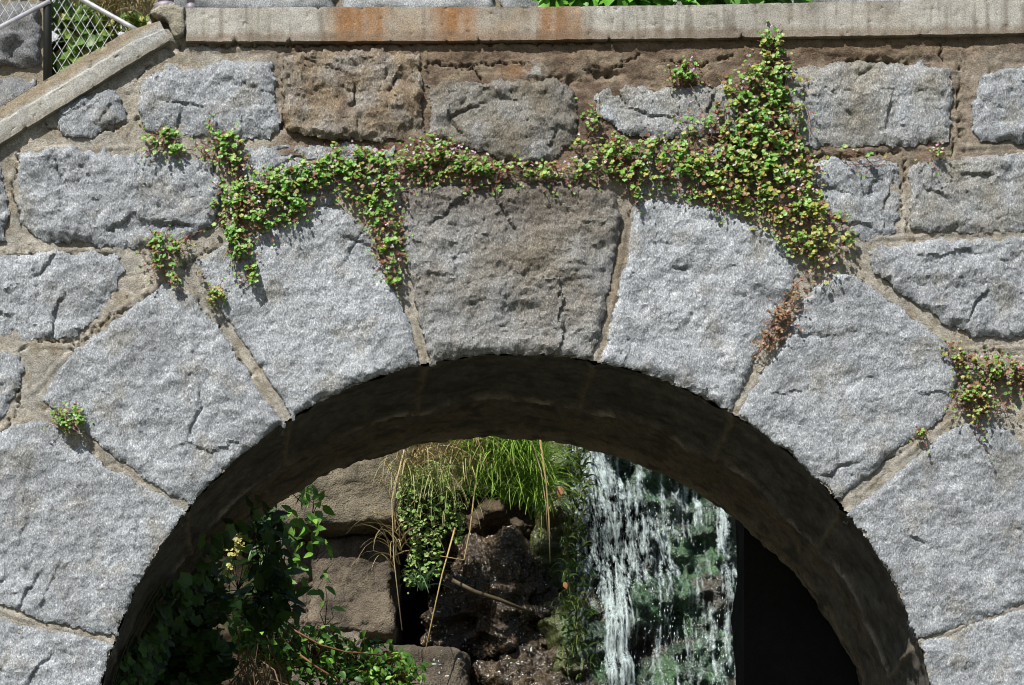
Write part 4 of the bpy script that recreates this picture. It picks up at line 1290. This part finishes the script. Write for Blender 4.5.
grass('reed_clump', 'dark mossy weeds along the left edge of the falling water', [(578,480,10,30,90),(572,560,10,50,110),(575,640,14,40,110)], 4.0, [(.05,.10,.02),(.035,.075,.02),(.10,.12,.03)], (.09,.13,.03), (.05,.13), (.006,.012), 'weeds', down=1.2)

# ------------------------------------------------------------------ top left: fence, wall and plants behind the ramp; posts on the coping
fence = tag(empty('chain_link_fence', P(48, 75, .42)), 'galvanised chain link fence with dark post above the sloping coping', 'fence')
FY = .42
b = Buf(); a = P(47.5, 90, FY); t_ = P(47.5, -120, FY)
tube(b, [a, (a + t_) / 2, t_], .0135, (.015, .02, .015), 10); b.out('post', M_DARKPOST, fence)
for pts in ([(-160,112),(-60,59),(50,1)], [(50,-18),(84,.5),(129,25.5),(140,32)]):
    b = Buf(); tube(b, [P(x, y, FY - .012) for x, y in pts], .0072, (.7,.7,.7), 10); b.out('rail', M_GALV, fence)
def link_mesh(inside, x0, x1, y0, y1, pitch, name):
    """woven diamonds; each wire zigzags down and hooks the next"""
    b = Buf()
    for sg in (1, -1):
        c = -2000
        k0 = int((x0 - y1) // pitch) - 2; k1 = int((x1 + y1) // pitch) + 40
        for k in range(k0 - 40, k1 + 40):
            seg = []
            for y in np.arange(y0, y1, 1.5):
                x = k * pitch + sg * (y - y0) * .62
                ok = x0 <= x <= x1 and inside(x, y)
                if ok:
                    seg.append(P(x, y, FY + .003 * math.sin((y - y0) / pitch * 3.14) * sg))
                if (not ok or y + 1.5 >= y1) and len(seg) > 1:
                    tube(b, seg, .0012, (.7,.7,.7), 4, False); seg = []
                elif not ok: seg = []
    if b.n: b.out(name, M_WIRE, fence)
link_mesh(lambda x, y: y > -18 + (x - 50) * .545 and y < 118 - .60 * x, 53, 140, -18, 100, 9.5, 'wire_mesh')
link_mesh(lambda x, y: y < 27 - .52 * x, -100, 44, -60, 80, 9.5, 'wire_mesh')

def rear_wall(name, label, u0, rows, Y, sc, cellw, cat='wall', seed=0, tint=GREY, step=3.0, jit=.2):
    """rough coursed wall: rows of blocks at depth Y; u in wall units around u0"""
    root = tag(empty(name, tuple(P(u0[0], u0[1], Y))), label, cat)
    o0 = P(u0[0], u0[1], Y)
    def mp(px, py, h): return np.stack([o0[0] + px * sc, Y - h, o0[2] - py * sc], -1)
    r = random.Random(seed)
    ymax = 0
    for (y0, y1, x0, x1) in rows:
        x = x0
        while x < x1 - 20:
            wd = min(r.uniform(.8, 1.25) * cellw, x1 - x)
            if x1 - x - wd < 30: wd = x1 - x
            poly = [(x + 3, y0 + 3), (x + wd / 2, y0 + 2), (x + wd - 3, y0 + 4), (x + wd - 3, y1 - 3), (x + wd / 2, y1 - 2), (x + 3, y1 - 4)]
            k = 1 + jit * (r.random() - .5)
            V, F, c = block_mesh(poly, .035, 1.6, tuple(q * k for q in tint), seed=seed + r.randrange(999), step=step, tintfn=t_grey, mapf=mp, warp=2.5)
            build('wall_block', V, F, M_GRANITE, root, c)
            x += wd
        ymax = max(ymax, y1)
    xa = min(r_[2] for r_ in rows); xb = max(r_[3] for r_ in rows); ya = min(r_[0] for r_ in rows)
    def bx(d): return [(o0[0] + xa * sc, Y + d, o0[2] - ya * sc), (o0[0] + xb * sc, Y + d, o0[2] - ya * sc), (o0[0] + xb * sc, Y + d, o0[2] - ymax * sc), (o0[0] + xa * sc, Y + d, o0[2] - ymax * sc)]
    V = bx(.003) + bx(.3)
    F = [(0,3,2,1),(4,5,6,7),(0,1,5,4),(1,2,6,5),(2,3,7,6),(3,0,4,7)]
    build('mortar', V, F, M_MORTAR, root, np.tile((.2,.175,.13), (8, 1)), False)
rear_wall('rough_wall', 'rough dark grey stone wall behind the chain link fence at the far left', (0, 0),
          [(-75, -2, -400, 46), (0, 70, -400, 44), (74, 160, -400, 41), (162, 250, -400, 41), (252, 330, -400, 41)], .95, S * 1.1, 150, seed=811, tint=(.14, .145, .15))
rear_wall('retaining_wall', 'pale granite retaining wall seen in a thin strip over the coping', (0, 0),
          [(-190, -100, -500, 1400), (-98, -46, -500, 1400), (-44, 18, -500, 1400), (20, 90, -500, 1400), (92, 180, -500, 1400), (182, 300, -500, 1400)], 6.2, S * 1.62, 150, seed=911, tint=(.33, .34, .36), step=5)

sprawl('bush', 'broad bright green leaves spilling over the wall above the coping middle', 'bush',
       [(570,-3,30,8,70),(640,-4,50,9,120),(720,-5,45,8,120),(775,-6,25,8,60)], (5.98, 6.14), (.08, .15), [(.10,.26,.03),(.13,.32,.05)], 'long')
sprawl('garden_plants', 'green and yellow leaves growing behind the chain link fence', 'plants',
       [(85,25,28,24,150),(70,50,18,20,70),(105,30,16,12,50),(62,14,10,16,40),(60,66,12,14,90),(132,22,12,8,80),(90,50,24,12,90)], (1.0, 1.35), (.03, .06), [(.12,.24,.04),(.20,.30,.06),(.30,.30,.08),(.08,.16,.03)], 'round')
grass('straw_tuft', 'dry brown grass behind the fence rail at top left', [(125,8,26,10,160),(100,0,30,10,80)], 1.0, [(.26,.20,.09),(.16,.15,.05),(.34,.27,.13)], (.3,.25,.12), (.08,.18), (.003,.006), 'dry grass', mat=M_STRAW)
for px, r, lab in ((166, .034, 'grey metal post with a rounded collar standing at the coping corner'), (191, .016, 'thinner grey metal post just right of the collared one')):
    root = tag(empty('railing_post', P(px, 9, .16)), lab, 'post', 'railing posts on the coping')
    b = Buf(); p0 = P(px, 12, .16); tube(b, [p0, p0 + (0, 0, .5), p0 + (0, 0, 1.0)], r * .72, (.6,.6,.6), 16); b.out('shaft', M_POST, root)
    b = Buf(); tube(b, [p0, p0 + (0, 0, .012), p0 + (0, 0, .02), p0 + (0, 0, .024)], [r * 1.08, r * 1.08, r, r * .75], (.6,.6,.6), 18); b.out('collar', M_POST, root)

# sun glints on the dark wet rock, modelled as small white water flecks
def trickle():
    bpy.context.view_layer.update()
    dg = bpy.context.evaluated_depsgraph_get()
    b = Buf()
    for k in range(420):
        px = rng.uniform(432, 575); py = rng.uniform(535, 690)
        if float(fbm2(np.array([px / 22]), np.array([py / 16]), 3, 1701)[0]) < .02: continue
        q = P(px, py, 4.1)
        hit = scene.ray_cast(dg, Vector((q[0], 3.2, q[2])), Vector((0, 1, 0)))
        if not hit[0] or not hit[4].name.startswith('rock'): continue
        c = np.array(hit[1]); n = np.array(hit[2])
        a_, b_, n_ = frame_of(n)
        r = rng.uniform(.0015, .0045); L = r * rng.uniform(.8, 3.0)
        if rng.random() < .35: a_, b_ = b_, a_
        V = [c + n_ * r * .9] + [c + a_ * r * math.cos(t) + b_ * L * math.sin(t) for t in np.linspace(0, 2 * math.pi, 7)[:-1]]
        b.add(V, [(0, i + 1, (i + 1) % 6 + 1) for i in range(6)], np.full((7, 3), .8))
    o = b.out('glint_flecks', M_WATER); o['kind'] = 'structure'
trickle()
